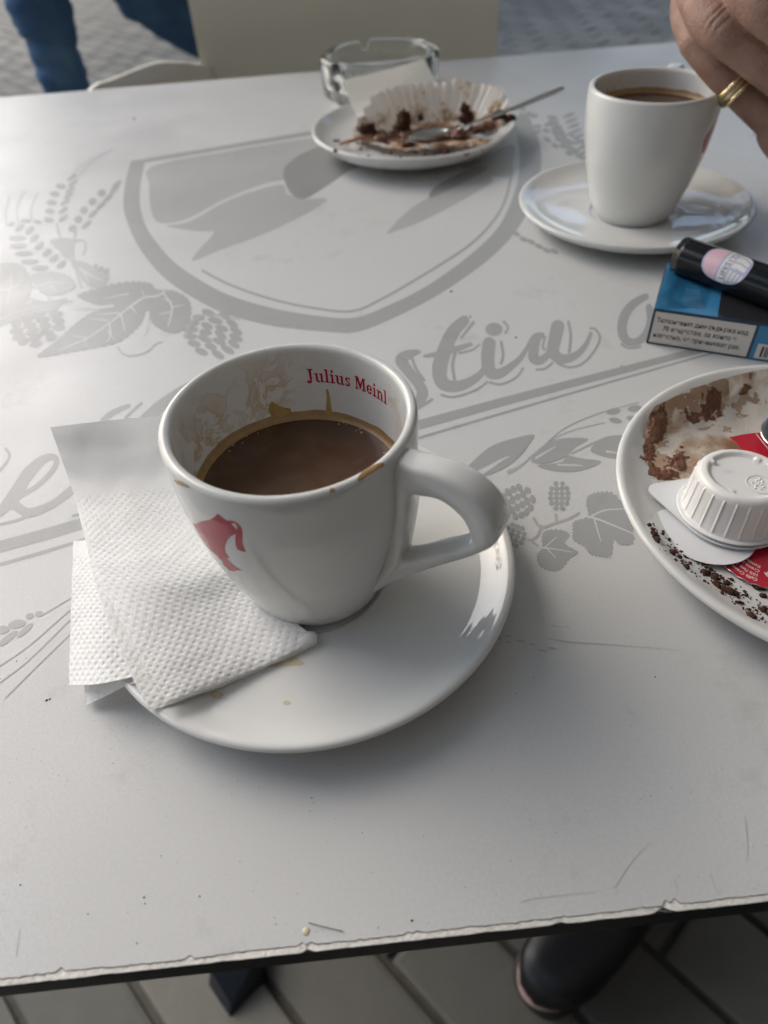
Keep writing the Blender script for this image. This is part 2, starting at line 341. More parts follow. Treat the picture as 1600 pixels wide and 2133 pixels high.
# ------------------------------------------------------------------ the ground: base sheet and pavers
def frame_hit(x, y):
    d = np.array([x, y, GZ])-O; z = d@FW
    if z < 1: return None
    return 800+F*(d@RT)/z, 1066.5-F*(d@UP)/z, z
pav = obj('pavement', [(-60000, -60000, GZ-9), (60000, -60000, GZ-9), (60000, 60000, GZ-9), (-60000, 60000, GZ-9)], [[0, 1, 2, 3]], m_joint, smooth=False)
tag(pav, kind='structure')
A_ = R(-48); ux, uy = np.array([math.cos(A_), math.sin(A_)]), np.array([-math.sin(A_), math.cos(A_)])
PL, PW, GAP = 226.0, 113.0, 8.0
off = 349 % PW
near = []; rest = []
for j in range(-75, 78):
    for i in range(-40, 41):
        cx = (i+(j % 2)*.5)*PL+40; cy = (j+.5)*PW+off-GAP/2
        p = ux*cx+uy*cy
        if np.hypot(p[0]-100, p[1]-2600) > 5600: continue
        h = frame_hit(*p)
        vis = h and ((-90 < h[0] < 1690 and -70 < h[1] < 235 and (h[1] < 215-.082*h[0]+60) and not (430 < h[0] < 1010)) or (-80 < h[0] < 1700 and 1880 < h[1] < 2250))
        (near if vis else rest).append((h[2] if h else 0, p[0], p[1]))
near.sort(); rest += near[290:]; near = near[:290]
pv, pf = box(-PL/2+GAP/2, -PW/2+GAP/2, -50, PL/2-GAP/2, PW/2-GAP/2, 0, 7)
pvm = None
for d, x, y in near:
    if pvm is None:
        o = obj('paver', pv, pf, m_paver, pav, local=True, smooth=False); pvm = o.data
    else:
        o = bpy.data.objects.new('paver', pvm); COL.objects.link(o); o.parent = pav
    o.location = (x/1000, y/1000, (GZ+random.uniform(-1.5, 1.0))/1000)
    o.rotation_euler = (random.uniform(-.006, .006), random.uniform(-.006, .006), A_+random.uniform(-.006, .006)+(math.pi if random.random() < .5 else 0))
bv, bf = box(-PL/2+GAP/2, -PW/2+GAP/2, -12, PL/2-GAP/2, PW/2-GAP/2, 0)
bf = bf[1:]
objm('paving', [xf((bv, bf), A_+random.uniform(-.006, .006), (x, y, GZ+random.uniform(-1.5, 1))) for d, x, y in rest], m_paver, pav, smooth=False)['kind'] = 'stuff'

# ------------------------------------------------------------------ the table
TB = [P(0, 2055), P(1600, 1878), P(0, 203), P(1440, 85)]
def lerp_line(a, b, x): t = (x-a[0])/(b[0]-a[0]); return a[1]+(b[1]-a[1])*t
TX0, TX1 = -560., 985.
yn0, yn1 = lerp_line(TB[0], TB[1], TX0), lerp_line(TB[0], TB[1], TX1)
yf0, yf1 = lerp_line(TB[2], TB[3], TX0), lerp_line(TB[2], TB[3], TX1)
tab = empty('cafe_table', 'pale grey laminate cafe table with grey crest print and chipped black front edge', 'table', ((TX0+TX1)/2, 510, GZ))
# ragged front edge of the laminate
nx = 2400; xs = np.linspace(TX0, TX1, nx)
rag = np.array([1.9+.45*noise.noise(Vector((x*.035, 3, 0)))+.30*noise.noise(Vector((x*.16, 9, 0)))+.26*noise.noise(Vector((x*.6, 5, 0)))+.20*noise.noise(Vector((x*1.9, 5, 0))) for x in xs])
for cxp, wd, am in ((P(1400, 1890)[0], 2.6, 2.6), (P(640, 1990)[0], 2.5, 1.1), (P(860, 1962)[0], 3, .8), (P(390, 2020)[0], 1.5, .9), (P(1170, 1925)[0], 2, .8), (P(120, 2050)[0], 1.5, 1.2)):
    rag += am*np.exp(-((xs-cxp)/wd)**2)*(.55+.3*np.sin(xs*2.1+cxp))
yn = yn0+(yn1-yn0)*(xs-TX0)/(TX1-TX0); yf = yf0+(yf1-yf0)*(xs-TX0)/(TX1-TX0)
V = []; Fc = []
for x, a, b in zip(xs, yn+rag, yf): V += [(x, a, 0), (x, b, 0)]
for i in range(nx-1): Fc.append([2*i, 2*i+2, 2*i+3, 2*i+1])
obj('tabletop', V, Fc, m_lam, tab)
# brown broken line, white core strip a hair lower
V = []; Fc = []
for x, a, r in zip(xs, yn+rag, rag): V += [(x, a+.02, -.01), (x, a-.20-.22*noise.noise(Vector((x*.5, 1, 4))), -.22)]
for i in range(nx-1): Fc.append([2*i+1, 2*i+3, 2*i+2, 2*i])
obj('chip_line', V, Fc, m_chip, tab, smooth=False)
V = []; Fc = []
low = np.array([.25+.35*max(0, noise.noise(Vector((x*.12, 7, 2))))+.12*noise.noise(Vector((x*.7, 2, 2))) for x in xs])
for cxp, wd, am in ((P(1385, 1902)[0], 2.2, 1.2), (P(640, 2003)[0], 1, .8), (P(1170, 1937)[0], 2, .5)): low += am*np.exp(-((xs-cxp)/wd)**2)
for x, a, r, l, y0 in zip(xs, yn+rag, rag, low, yn): V += [(x, a+.5, -.24), (x, y0+l, -.5), (x, y0+l-.05, -.9)]
for i in range(nx-1): Fc += [[3*i+1, 3*i+4, 3*i+3, 3*i], [3*i+2, 3*i+5, 3*i+4, 3*i+1]]
obj('core_strip', V, Fc, m_core, tab, smooth=False)
edge_prof = [(2.2, -.62), (.6, -.66), (.1, -.95), (0, -1.6), (0, -7.5), (.3, -8), (.9, -8.2), (1.1, -9), (1.1, -15), (1.6, -16), (30, -16.2)]
V = []; Fc = []; m_ = len(edge_prof)
for x, y0 in ((TX0, yn0), (TX1, yn1)):
    for dy, z in edge_prof: V.append((x, y0+dy, z))
for k in range(m_-1): Fc.append([k+1, m_+k+1, m_+k, k])
obj('edge_band', V, Fc, m_edge, tab, smooth=False)
V, Fc = [], []
V = [(TX0, yn0+1.5, -.95), (TX1, yn1+1.5, -.95), (TX1, yf1-.2, -.05), (TX0, yf0-.2, -.05), (TX0, yn0+1.5, -16), (TX1, yn1+1.5, -16), (TX1, yf1-.2, -16), (TX0, yf0-.2, -16)]
obj('table_core', V, [[7, 6, 5, 4], [1, 2, 6, 5], [2, 3, 7, 6], [3, 0, 4, 7]], m_edge, tab, smooth=False)
for cx in (-213, 640):
    objm('leg', [box(cx-25, 485, GZ+30, cx+25, 545, -16.5, 3)], m_edge, tab, smooth=False)
    objm('foot', [([(cx-4, 172, GZ), (cx+34, 205, GZ), (cx+30, 860, GZ), (cx-30, 860, GZ), (cx-32, 205, GZ), (cx-1, 182, GZ+14), (cx+24, 214, GZ+34), (cx+22, 850, GZ+34), (cx-22, 850, GZ+34), (cx-24, 214, GZ+34)], [[4, 3, 2, 1, 0], [5, 6, 7, 8, 9], [0, 1, 6, 5], [1, 2, 7, 6], [2, 3, 8, 7], [3, 4, 9, 8], [4, 0, 5, 9]])], m_foot, tab, smooth=False)

# ------------------------------------------------------------------ print on the laminate (flat sheets, each a hair above the last)
lay = [0, .004]
def flat(V2, Fc):
    lay[0] += 1; z = lay[1]+.0022*(lay[0] % 6)
    return [tuple(P(a[0], a[1], z+.00003*i)) for i, a in enumerate(V2)], fixup(V2, Fc)
def fixup(V2, Fc):
    out = []
    for q in Fc:
        a = [V2[i] for i in q]; ar = sum(a[i][0]*a[(i+1) % len(a)][1]-a[(i+1) % len(a)][0]*a[i][1] for i in range(len(a)))
        out.append(list(q) if ar < 0 else list(q)[::-1])
    return out
def poly(pts, holes=(), n=5, smooth=True):
    L = [crom(pts, n, True) if smooth else pts]+[crom(h, n, True) if smooth else h for h in holes]
    V, T = fillpoly(L); return flat(V, T)
def stroke(pts, w0, w1=None, n=8, ends=True):
    p = crom(pts, n); m = len(p); t = np.gradient(p, axis=0); t /= np.linalg.norm(t, axis=1)[:, None]+1e-9; nn = np.stack([-t[:, 1], t[:, 0]], 1)
    if isinstance(w0, (list, tuple)): wd = np.interp(np.linspace(0, 1, m), np.linspace(0, 1, len(w0)), w0)
    else: wd = np.linspace(w0, w0 if w1 is None else w1, m)
    A = p+nn*wd[:, None]/2; B = p-nn*wd[:, None]/2; V = []; Fc = []
    for a, b in zip(A, B): V += [a, b]
    for i in range(m-1): Fc.append([2*i, 2*i+1, 2*i+3, 2*i+2])
    if ends and wd[0] > 5:
        k = len(V); a = np.arctan2(*(A[0]-p[0])[::-1]); V += [p[0]+wd[0]/2*np.array([math.cos(a+s*math.pi/6), math.sin(a+s*math.pi/6)]) for s in range(1, 6)]; Fc.append([0]+list(range(k, k+5))+[1])
    if ends and wd[-1] > 5:
        k = len(V); a = np.arctan2(*(B[-1]-p[-1])[::-1]); V += [p[-1]+wd[-1]/2*np.array([math.cos(a+s*math.pi/6), math.sin(a+s*math.pi/6)]) for s in range(1, 6)]; Fc.append([2*m-1]+list(range(k, k+5))+[2*m-2])
    return flat(V, Fc)
def ell(cx, cy, a, b, ang=0, n=14, pt=0):
    th = np.linspace(0, 2*np.pi, n, endpoint=False); ca, sa = math.cos(R(ang)), math.sin(R(ang))
    x = a*np.cos(th)*(1+pt*np.abs(np.cos(th))); y = b*np.sin(th)
    V = [(cx+ca*p-sa*q, cy+sa*p+ca*q) for p, q in zip(x, y)]; return flat(V, [list(range(n))])
def serr(pts, amp=3, k=2):
    p = crom(pts, 3*k, True); c = p.mean(0); out = []
    for i, q in enumerate(p):
        d = q-c; d /= np.linalg.norm(d)+1e-9; out.append(q+d*amp*((i % k)/(k-1) if k > 1 else 0))
    return out
def sleaf(pts, amp=3): V, T = fillpoly([serr(pts, amp)]); return flat(V, T)
shield_o = [(273, 336), (262, 375), (257, 427), (265, 462), (284, 506), (315, 550), (350, 585), (402, 620), (464, 651), (547, 675), (621, 686), (690, 692), (735, 693), (790, 676), (900, 622), (1000, 555), (1060, 500), (1100, 440), (1121, 380), (1128, 330), (1120, 285), (1100, 240)]
shield_i = [(302, 339), (293, 384), (292, 427), (302, 467), (324, 502), (363, 546), (420, 585), (481, 616), (569, 642), (656, 657), (735, 662), (800, 640), (890, 595), (980, 530), (1040, 470), (1072, 400), (1083, 340), (1078, 290), (1065, 256)]
so = [tuple(a) for a in crom(shield_o, 6)]; si = [tuple(a) for a in crom(shield_i, 6)]
VV = []; TT = []
Vs, Ts = fillpoly([so+si[::-1]]); a_shield = [flat(Vs, Ts)]
a_shield.append(poly([(272, 336), (640, 274), (1100, 240), (1100, 249), (640, 283), (290, 341)], smooth=False))
objm('printed_shield', a_shield, m_print, tab)
a = [poly([(317, 346), (480, 314), (647, 288), (900, 262), (1000, 262), (900, 320), (740, 352), (586, 375), (525, 392), (459, 419), (394, 454), (350, 465), (324, 459), (313, 427), (311, 384)], n=3),
     poly([(346, 471), (394, 462), (464, 423), (525, 399), (588, 384), (598, 404), (634, 414), (682, 414), (647, 441), (547, 489), (464, 519), (402, 544), (411, 524), (446, 484), (416, 482)], n=3),
     poly([(806, 485), (850, 439), (900, 408), (966, 377), (1009, 361), (1026, 377), (1000, 396), (934, 433), (872, 464), (828, 480)], n=4),
     poly([(1068, 300), (1000, 330), (960, 350), (1060, 370), (1068, 340)], n=3)]
for g_ in a: objm('printed_banner', [g_], m_print2, tab); lay[1] -= .014
lay[1] += .014
a = [poly([(590, 357), (612, 331), (647, 312), (690, 302), (760, 330), (720, 360), (674, 392), (634, 414), (604, 401)]),
     poly([(905, 390), (960, 360), (1000, 345), (1015, 352), (980, 372), (930, 398), (895, 412)])]
for g_ in a: objm('printed_ribbon_curl', [g_], m_print3, tab); lay[1] -= .014
lay[1] += .014
a = [stroke([(420, 563), (481, 594), (569, 624), (656, 642), (735, 648), (800, 620), (850, 592), (919, 550), (981, 508), (1028, 460), (1053, 415), (1066, 360)], 5)]
# underline bars
a += [stroke([(-120, 1167), (80, 1117), (877, 884), (1450, 731), (1700, 668)], [26, 24, 20, 13, 11], n=4, ends=False), stroke([(-120, 1205), (80, 1153), (877, 911), (1450, 745), (1700, 681)], [8, 7, 6, 4, 4], n=4, ends=False)]
objm('printed_line', a, m_print, tab)
# lettering
let = [([(873, 733), (852, 738), (836, 750), (850, 772), (872, 800), (880, 822), (860, 850), (830, 862)], [8, 20, 26, 22, 22, 24, 20, 10]),
       ([(967, 668), (945, 690), (928, 725), (916, 765), (921, 796), (945, 805), (975, 797), (1003, 777), (1016, 750)], [22, 28, 30, 32, 28, 24, 20, 14, 10]),
       ([(884, 742), (915, 737), (950, 727), (981, 717)], [6, 13, 13, 8]),
       ([(1019, 716), (1016, 745), (1020, 772), (1036, 779), (1058, 768), (1082, 748), (1098, 725), (1113, 702), (1128, 699)], [28, 28, 27, 22, 17, 12, 9, 12, 14]),
       ([(1121, 702), (1113, 725), (1112, 745), (1125, 751), (1142, 738), (1152, 722)], [14, 20, 23, 18, 13, 10]),
       ([(1162, 680), (1156, 705), (1152, 732), (1166, 747), (1186, 746), (1206, 735), (1222, 715), (1231, 694)], [28, 26, 25, 22, 18, 14, 10, 7]),
       ([(1345, 618), (1318, 634), (1300, 660), (1296, 690), (1306, 710), (1326, 712), (1345, 698), (1356, 670), (1352, 640)], [14, 18, 20, 20, 18, 16, 18, 18, 14]),
       ([(-60, 1095), (-5, 1070), (30, 1030), (60, 985), (90, 957), (115, 953), (113, 975), (80, 1010), (40, 1035), (28, 1055)], [12, 20, 26, 26, 18, 12, 11, 10, 10, 16]),
       ([(30, 1050), (60, 1068), (110, 1050), (150, 1020), (185, 1000), (240, 960)], [20, 20, 16, 18, 20, 22]),
       ([(215, 877), (235, 860), (268, 845)], [14, 13, 9]), ([(190, 1000), (250, 930), (330, 850), (400, 800)], [24, 26, 26, 16])]
a = [stroke(p, wd) for p, wd in let]+[ell(1029, 686, 18, 14, 0, 20)]
for g_ in a: objm('printed_letter', [g_], m_print, tab); lay[1] -= .014
lay[1] += .014
a = [stroke([(967+19, 672), (960, 705)], 7, 5), stroke([(949, 732), (943, 760), (947, 790)], 7), stroke([(918, 822), (945, 827), (990, 813), (1016, 795)], 5), stroke([(955, 736), (985, 728), (1000, 716)], 5, 3),
     stroke([(1044, 712), (1048, 740), (1044, 757)], 6), stroke([(1018, 796), (1045, 800), (1075, 786), (1090, 766)], 5), stroke([(1052, 695), (1058, 682), (1048, 668)], 5),
     stroke([(1136, 700), (1131, 722), (1137, 730)], 5), stroke([(1116, 770), (1135, 768), (1152, 755)], 5), stroke([(1184, 670), (1189, 700), (1186, 733)], 6),
     stroke([(1160, 756), (1185, 765), (1212, 758), (1235, 735), (1250, 705), (1240, 686), (1228, 684)], 5), stroke([(858, 745), (868, 770), (884, 792)], 6), stroke([(872, 850), (900, 832)], 6),
     stroke([(1293, 716), (1310, 725), (1336, 722)], 5), stroke([(0, 1092), (40, 1082), (80, 1062), (110, 1048)], 6), stroke([(262, 870), (280, 853), (295, 840)], 6), stroke([(-5, 985), (12, 965), (20, 948), (12, 935)], 6)]
a += [stroke([(150, 1075), (180, 1068)], 5)]
objm('lettering_outline', a, m_print, tab)['kind'] = 'stuff'
# leaves, hops and wheat
lay[1] += .014
m_v = m_lam
hv = []
def hop(cx, cy, w_, h_, ang, rows=6):
    out = []; ca, sa = math.cos(R(ang)), math.sin(R(ang))
    for i in range(rows):
        v = (i+.5)/rows*2-1; half = math.sqrt(max(0, 1-v*v*.96)); nn = max(1, int(round(half*4.2)))
        for j in range(nn):
            u = ((j+.5)/nn*2-1)*half; x = u*w_/2; y = v*h_/2
            out.append(ell(cx+ca*x-sa*y, cy+sa*x+ca*y, w_/9.5*(.9+.25*random.random()), h_/rows/2*1.08, ang+12+18*u+random.uniform(-12, 12), 8, .12))
    return out
def ear(p0, p1, n, size, fan=32, both=True):
    out = []; p0, p1 = np.array(p0, float), np.array(p1, float); d = (p1-p0)/n; a = math.degrees(math.atan2(d[1], d[0])); nr = np.array([-d[1], d[0]]); nr /= np.linalg.norm(nr)
    for i in range(n):
        c = p0+d*(i+.5)
        for s in (-1, 1): out.append(ell(*(c+nr*s*size*.62), size*.62, size*.33, a+s*fan*1.0, 10, .1))
    return out
G1 = []
G1.append(sleaf([(162, 616), (200, 603), (241, 592), (284, 588), (313, 592), (326, 604), (363, 607), (392, 626), (396, 659), (381, 686), (363, 694), (341, 690), (315, 672), (306, 652), (296, 668), (280, 686), (245, 712), (188, 725), (131, 736), (79, 742), (120, 708), (155, 677), (190, 652), (232, 640), (197, 634)], 4))
G1.append(sleaf([(1130, 1116), (1144, 1105), (1172, 1106), (1186, 1116), (1176, 1133), (1203, 1150), (1187, 1162), (1169, 1184), (1150, 1189), (1125, 1178), (1120, 1156), (1131, 1141)], 3))
G1.append(sleaf([(1227, 1034), (1250, 1027), (1278, 1030), (1306, 1069), (1319, 1128), (1291, 1134), (1278, 1125), (1272, 1156), (1253, 1158), (1231, 1153), (1219, 1137), (1197, 1125), (1195, 1106), (1197, 1087), (1225, 1077), (1222, 1050)], 4))
G1 += [poly([(960, 988), (976, 970), (1016, 934), (1056, 917), (1112, 905), (1100, 928), (1087, 947), (1056, 972), (1012, 992), (985, 1000)], n=4),
       poly([(1106, 961), (1125, 934), (1166, 914), (1225, 914), (1200, 931), (1175, 953), (1137, 966)], n=4), poly([(1119, 970), (1150, 966), (1172, 961), (1182, 949), (1212, 955), (1253, 961), (1228, 975), (1191, 983), (1150, 980)], n=4),
       poly([(1230, 937), (1256, 912), (1300, 906), (1340, 912), (1320, 950), (1291, 956), (1253, 950)], n=4)]
G1b = [sleaf([(20, 548), (48, 556), (66, 590), (52, 630), (20, 648), (-20, 640), (-30, 590), (-10, 556)], 3), sleaf([(66, 575), (100, 566), (140, 574), (158, 596), (128, 612), (92, 612)], 2), sleaf([(60, 632), (110, 626), (140, 622), (112, 645), (70, 652), (30, 668), (-20, 684), (0, 645)], 3),
       poly([(104, 500), (150, 497), (152, 520), (140, 540), (120, 520)], n=3), sleaf([(158, 545), (188, 552), (212, 572), (226, 566), (222, 590), (196, 600), (170, 580)], 2)]
for g_ in G1b: lay[1] -= .014; objm('printed_leaf', [g_], m_print2, tab)
for g_ in G1: lay[1] -= .014; objm('printed_leaf', [g_], m_print, tab)
for a_ in ((444, 695, 128, 96, 10, 7), (78, 678, 120, 82, -22, 6), (1078, 1046, 74, 74, 60, 6), (1165, 1033, 48, 62, 0, 6), (1072, 1115, 52, 48, 20, 5), (12, 590, 60, 62, 15, 5), (205, 575, 46, 44, 20, 3)): lay[1] -= .014; objm('printed_hop', hop(*a_), m_print, tab)
lay[1] += .014; G2 = []
for p0, p1, n_, s_ in (((104, 580), (152, 372), 9, 0),):
    pass
for x, y in ((102, 458), (104, 440), (108, 422), (114, 404), (127, 388)): G2.append(ell(x, y, 11, 6, 5, 10))
for x, y in ((132, 454), (132, 438), (136, 421), (142, 408), (146, 396), (152, 382), (150, 370)): G2.append(ell(x, y, 12, 4.5, -35, 10))
for x, y in ((151, 476), (163, 457), (175, 438), (193, 420), (212, 402)): G2.append(ell(x, y, 9, 8, -30, 10))
for x, y in ((180, 468), (194, 445), (210, 428), (225, 412), (238, 394), (243, 384)): G2.append(ell(x, y, 13, 5, -42, 10))
for x, y in ((36, 496), (38, 512), (50, 528), (62, 545), (84, 558)): G2.append(ell(x, y, 19, 5.5, -2, 10))
for x, y in ((41, 474), (62, 480), (72, 496), (82, 512), (98, 526), (112, 538), (128, 551)): G2.append(ell(x, y, 12, 6.5, -38, 10))
G2 += [ell(24, 466, 8, 5, -10, 10), ell(54, 460, 12, 4, 0, 10), ell(78, 462, 9, 4, 10, 10)]
for x, y, a_, b_, g in ((82, 1279, 9, 6, -10), (62, 1283, 9, 6, -20), (35, 1300, 19, 9, -12), (52, 1313, 22, 6, -42), (4, 1312, 16, 9, -8), (16, 1330, 26, 7, -38)): G2.append(ell(x, y, a_, b_, g, 14))
for x, y, a_, b_, g in ((1278, 857, 15, 7, -8), (1322, 851, 15, 7, -8), (1282, 876, 14, 6, 10), (1318, 872, 14, 6, 10), (1355, 846, 14, 7, -8)): G2.append(ell(x, y, a_, b_, g, 12))
for i in range(9):   # blurred hops and wheat at the right
    for j in range(3): G2.append(ell(1085+i*17+random.uniform(-6, 6), 228+i*9+j*17+random.uniform(-6, 6), 9, 4.5, random.uniform(-10, 40), 8))
for i in range(9): G2.append(ell(1150+i*5+random.uniform(-3, 3), 245+i*9, 13, 4, 12, 8)); G2.append(ell(1185+i*5, 240+i*11, 14, 4, -20, 8))
for i in range(6): G2.append(ell(1075+i*16, 490+i*7+random.uniform(-4, 4), 10, 5, 25, 8))
objm('printed_wheat', G2, m_print, tab)['kind'] = 'stuff'
G3 = [stroke([(118, 465), (124, 490), (140, 520), (155, 560)], 5, 4), stroke([(158, 482), (152, 520), (158, 560), (170, 600)], 4, 5), stroke([(155, 502), (175, 502), (178, 520), (172, 532)], 4, 3),
      stroke([(14, 470), (12, 440), (20, 410)], 3, 2), stroke([(38, 465), (36, 430), (52, 398)], 3, 2), stroke([(65, 462), (66, 430), (80, 400)], 3, 2), stroke([(160, 372), (190, 340), (235, 310)], 2, 1), stroke([(150, 366), (170, 345), (215, 318)], 2, 1),
      stroke([(245, 722), (255, 736), (275, 741), (305, 733), (325, 716), (338, 712)], 4, 3), stroke([(385, 700), (400, 670), (430, 655), (500, 665)], 5, 3),
      stroke([(1112, 1080), (1128, 1098), (1160, 1088), (1185, 1080), (1208, 1067)], 6, 5), stroke([(1128, 1096), (1120, 1115), (1108, 1126), (1122, 1138)], 6, 4), stroke([(1108, 1126), (1098, 1124)], 5, 4), stroke([(1157, 1070), (1160, 1088)], 5, 5),
      stroke([(1060, 983), (1090, 966), (1130, 930), (1180, 890), (1250, 860), (1330, 838)], [9, 4, 2, 2, 2, 1.5]), stroke([(1100, 955), (1170, 905), (1260, 880)], 2, 1.5), stroke([(1190, 945), (1230, 925), (1260, 912)], 4, 3),
      stroke([(-5, 1390), (60, 1345), (147, 1270), (200, 1235)], 3, 2), stroke([(-5, 1425), (60, 1375), (147, 1290)], 3, 2), stroke([(10, 1455), (80, 1385), (147, 1320)], 3, 2), stroke([(88, 1281), (147, 1246)], 3, 2),
      stroke([(60, 622), (100, 630), (150, 628)], 3), stroke([(85, 600), (110, 630)], 3)]
objm('printed_stem', G3, m_print2, tab)['kind'] = 'stuff'
G4 = [stroke([(-5, 605), (25, 600), (50, 585)], 4, 2), stroke([(20, 602), (15, 635)], 3, 1), stroke([(22, 600), (25, 565)], 3, 1), stroke([(70, 600), (105, 588), (145, 590)], 3, 1.5), stroke([(100, 590), (112, 574)], 2, 1), stroke([(105, 590), (118, 606)], 2, 1), stroke([(0, 665), (50, 645), (110, 634)], 3, 1), stroke([(165, 560), (192, 575), (215, 585)], 4, 2), stroke([(175, 566), (185, 590)], 3, 1), stroke([(345, 606), (325, 617), (300, 620), (270, 640), (225, 675), (180, 705), (120, 730)], [3, 4, 4, 4, 3, 3, 1.5]), stroke([(300, 615), (296, 604)], 3, 1), stroke([(268, 612), (215, 622)], 3, 1.5), stroke([(252, 655), (260, 690)], 4, 1.5), stroke([(272, 638), (284, 652)], 4, 2),
      stroke([(228, 675), (230, 700), (220, 712)], 4, 1.5), stroke([(225, 690), (240, 708)], 3, 1), stroke([(225, 668), (180, 662)], 3, 1), stroke([(182, 704), (150, 700)], 3, 1), stroke([(178, 705), (180, 722)], 3, 1), stroke([(250, 652), (200, 655)], 3, 1),
      stroke([(340, 610), (358, 640), (350, 680)], [3, 4, 2]), stroke([(356, 640), (385, 635)], 3, 1), stroke([(355, 650), (330, 655)], 3, 1), stroke([(358, 630), (340, 622)], 3, 1),
      stroke([(235, 637), (200, 641), (160, 640)], 6, 8), stroke([(308, 652), (300, 690)], [8, 16]),
      stroke([(1131, 1141), (1152, 1143), (1192, 1150)], 4, 1.5), stroke([(1135, 1140), (1160, 1118)], 3, 1.5), stroke([(1140, 1143), (1158, 1162)], 3, 1.5),
      stroke([(1225, 1077), (1250, 1083), (1320, 1112)], [6, 4, 2]), stroke([(1232, 1075), (1260, 1063), (1300, 1060)], 4, 2), stroke([(1238, 1082), (1252, 1128)], 4, 1.5),
      stroke([(1000, 985), (1022, 972), (1045, 958), (1062, 950)], [12, 8, 5, 1]), stroke([(1115, 955), (1140, 940), (1158, 930)], [5, 4, 1]), stroke([(1160, 968), (1195, 969), (1215, 970)], [3, 4, 1]), stroke([(1262, 940), (1290, 944)], 5, 2)]
objm('printed_vein', G4, m_lam, tab)['kind'] = 'stuff'

# dust, crumbs, a hair and knife marks on the laminate
sp = []
def blob(c, r, n=5):
    V = []; 
    for k in range(n): a = 2*math.pi*k/n; q = r*random.uniform(.6, 1.3); V.append((c[0]+q*math.cos(a), c[1]+q*math.sin(a), c[2]))
    V.append((c[0], c[1], c[2]+r*.7)); return V, [[k, (k+1) % n, n] for k in range(n)]
pts = [(34, 1377, 2.6), (54, 1371, 1.6), (80, 1374, 1.3), (280, 248, 5), (416, 1867, 3), (300, 1869, 3.2), (302, 1882, 2), (572, 1911, 2), (575, 1925, 2), (858, 1917, 4), (788, 1932, 2.5), (183, 1904, 2.5), (285, 1965, 2.5), (97, 1459, 5), (104, 1456, 3.2), (1365, 1410, 3.2), (1020, 1430, 2), (1075, 1444, 2.5), (1112, 1412, 2.5), (650, 1662, 3), (653, 1672, 2), (645, 1690, 2), (335, 1783, 2), (940, 607, 5), (980, 660, 4), (1075, 703, 4), (1295, 762, 2.5), (500, 1795, 2), (42, 1843, 2.5), (470, 1822, 1.5), (970, 1848, 1.8), (755, 1735, 1.8), (235, 1590, 1.6), (20, 1630, 1.6), (110, 1600, 1.4), (1440, 1650, 2), (1500, 1700, 1.5), (230, 1520, 1.5), (540, 1640, 1.5), (1180, 1305, 2)]
pts += [(random.uniform(0, 1600), random.uniform(1450, 1950), random.uniform(.7, 1.5)) for _ in range(170)]+[(random.uniform(0, 330), random.uniform(1380, 1700), random.uniform(.7, 1.5)) for _ in range(50)]
for x, y, r in pts:
    c = P(x, y, .12); sp.append(blob(c, r*.62*np.linalg.norm(c-O)/F))
cr = objm('crumbs', sp, m_dirt, loc=(0, 90, 0), smooth=False); tag(cr, 'tiny dark dust specks and crumbs scattered over the grey table', 'crumbs', kind='stuff')
hr = objm('fallen_hair', [tube([P(643, 1922, .3), P(665, 1928, .6), P(690, 1934, .4), P(715, 1940, .3)], .11, 5)], m_hair, loc=P(680, 1930)); tag(hr, 'short dark hair lying on the table near the front edge', 'hair')
V2, T2 = lathe([(0, .35), (.5, .33), (.9, .22), (1.15, .02)], 18, P(638, 1940)); dr = obj('coffee_drop', V2, T2, m_stain2, loc=P(638, 1940)); tag(dr, 'small dried tan coffee drop on the table beside the hair', 'drop')
sc = []
for p in ([(1085, 1880), (1110, 1872), (1170, 1865), (1240, 1858)], [(1280, 1850), (1320, 1790), (1350, 1760)], [(1140, 1330), (1200, 1338), (1300, 1345), (1420, 1355)], [(1552, 1700), (1558, 1770), (1553, 1800)], [(1405, 1830), (1412, 1860)], [(1480, 1820), (1495, 1860), (1502, 1850)], [(34, 1990), (42, 1935)], [(1330, 1890), (1400, 1900)], [(1150, 1304), (1190, 1308)]): sc.append(stroke(p, 1.5, .6))
for x, y in ((1040, 1330), (1060, 1338), (1085, 1335), (1110, 1342), (1150, 1350), (1060, 1325), (1130, 1355)): sc.append(ell(x, y, random.uniform(5, 11), 1.6, 8, 9))
objm('scuff_mark', sc, m_print2, tab)['kind'] = 'stuff'

# ------------------------------------------------------------------ ceramics
def saucer(label, group, loc, Rr=82.4, H=15.8, foot=48, name='saucer', cat='saucer'):
    k = Rr/82.4; q = H/15.8
    inner = [(0, 4.6), (20, 4.6), (27.5, 4.5), (29.0, 4.7), (30.2, 5.6), (31.4, 6.2), (33, 6.25), (40, 6.6), (52, 7.6), (62, 8.9), (69, 10.6), (74, 12.8), (77.5, 14.9), (79.6, 16.0)]
    top = [(80.8, 16.25), (81.8, 16.0), (82.4, 15.2), (82.2, 14.2)]
    under = [(80.6, 12.6), (77, 9.6), (71, 6.6), (62, 4.2), (foot+3, 3.0), (foot+1.2, 1.5), (foot, .15), (foot-2.4, .15), (foot-4, 2.2), (20, 2.5), (0, 2.5)]
    pr = np.array(inner+top+under); pr = crom(pr, 3); pr[:, 0] = np.maximum(pr[:, 0], 0)*k; pr[:, 1] *= q; pr = pr[::-1]
    V, Fc = lathe(pr, 144, cap=False); o = obj(name, V, Fc, m_cer, loc=(0, 0, 0), local=True); o.location = (loc[0]/1000, loc[1]/1000, loc[2]/1000 if len(loc) > 2 else 0)
    ORG[o.name] = np.array([loc[0], loc[1], 0.]); return tag(o, label, cat, group)
C1 = (-29.1, 189.65); C2 = (197.84, 515.4); ZB = 4.6
sau1 = saucer('white saucer under the nearest coffee cup and paper napkins', 'white coffee saucers', (-32.0, 190.0))
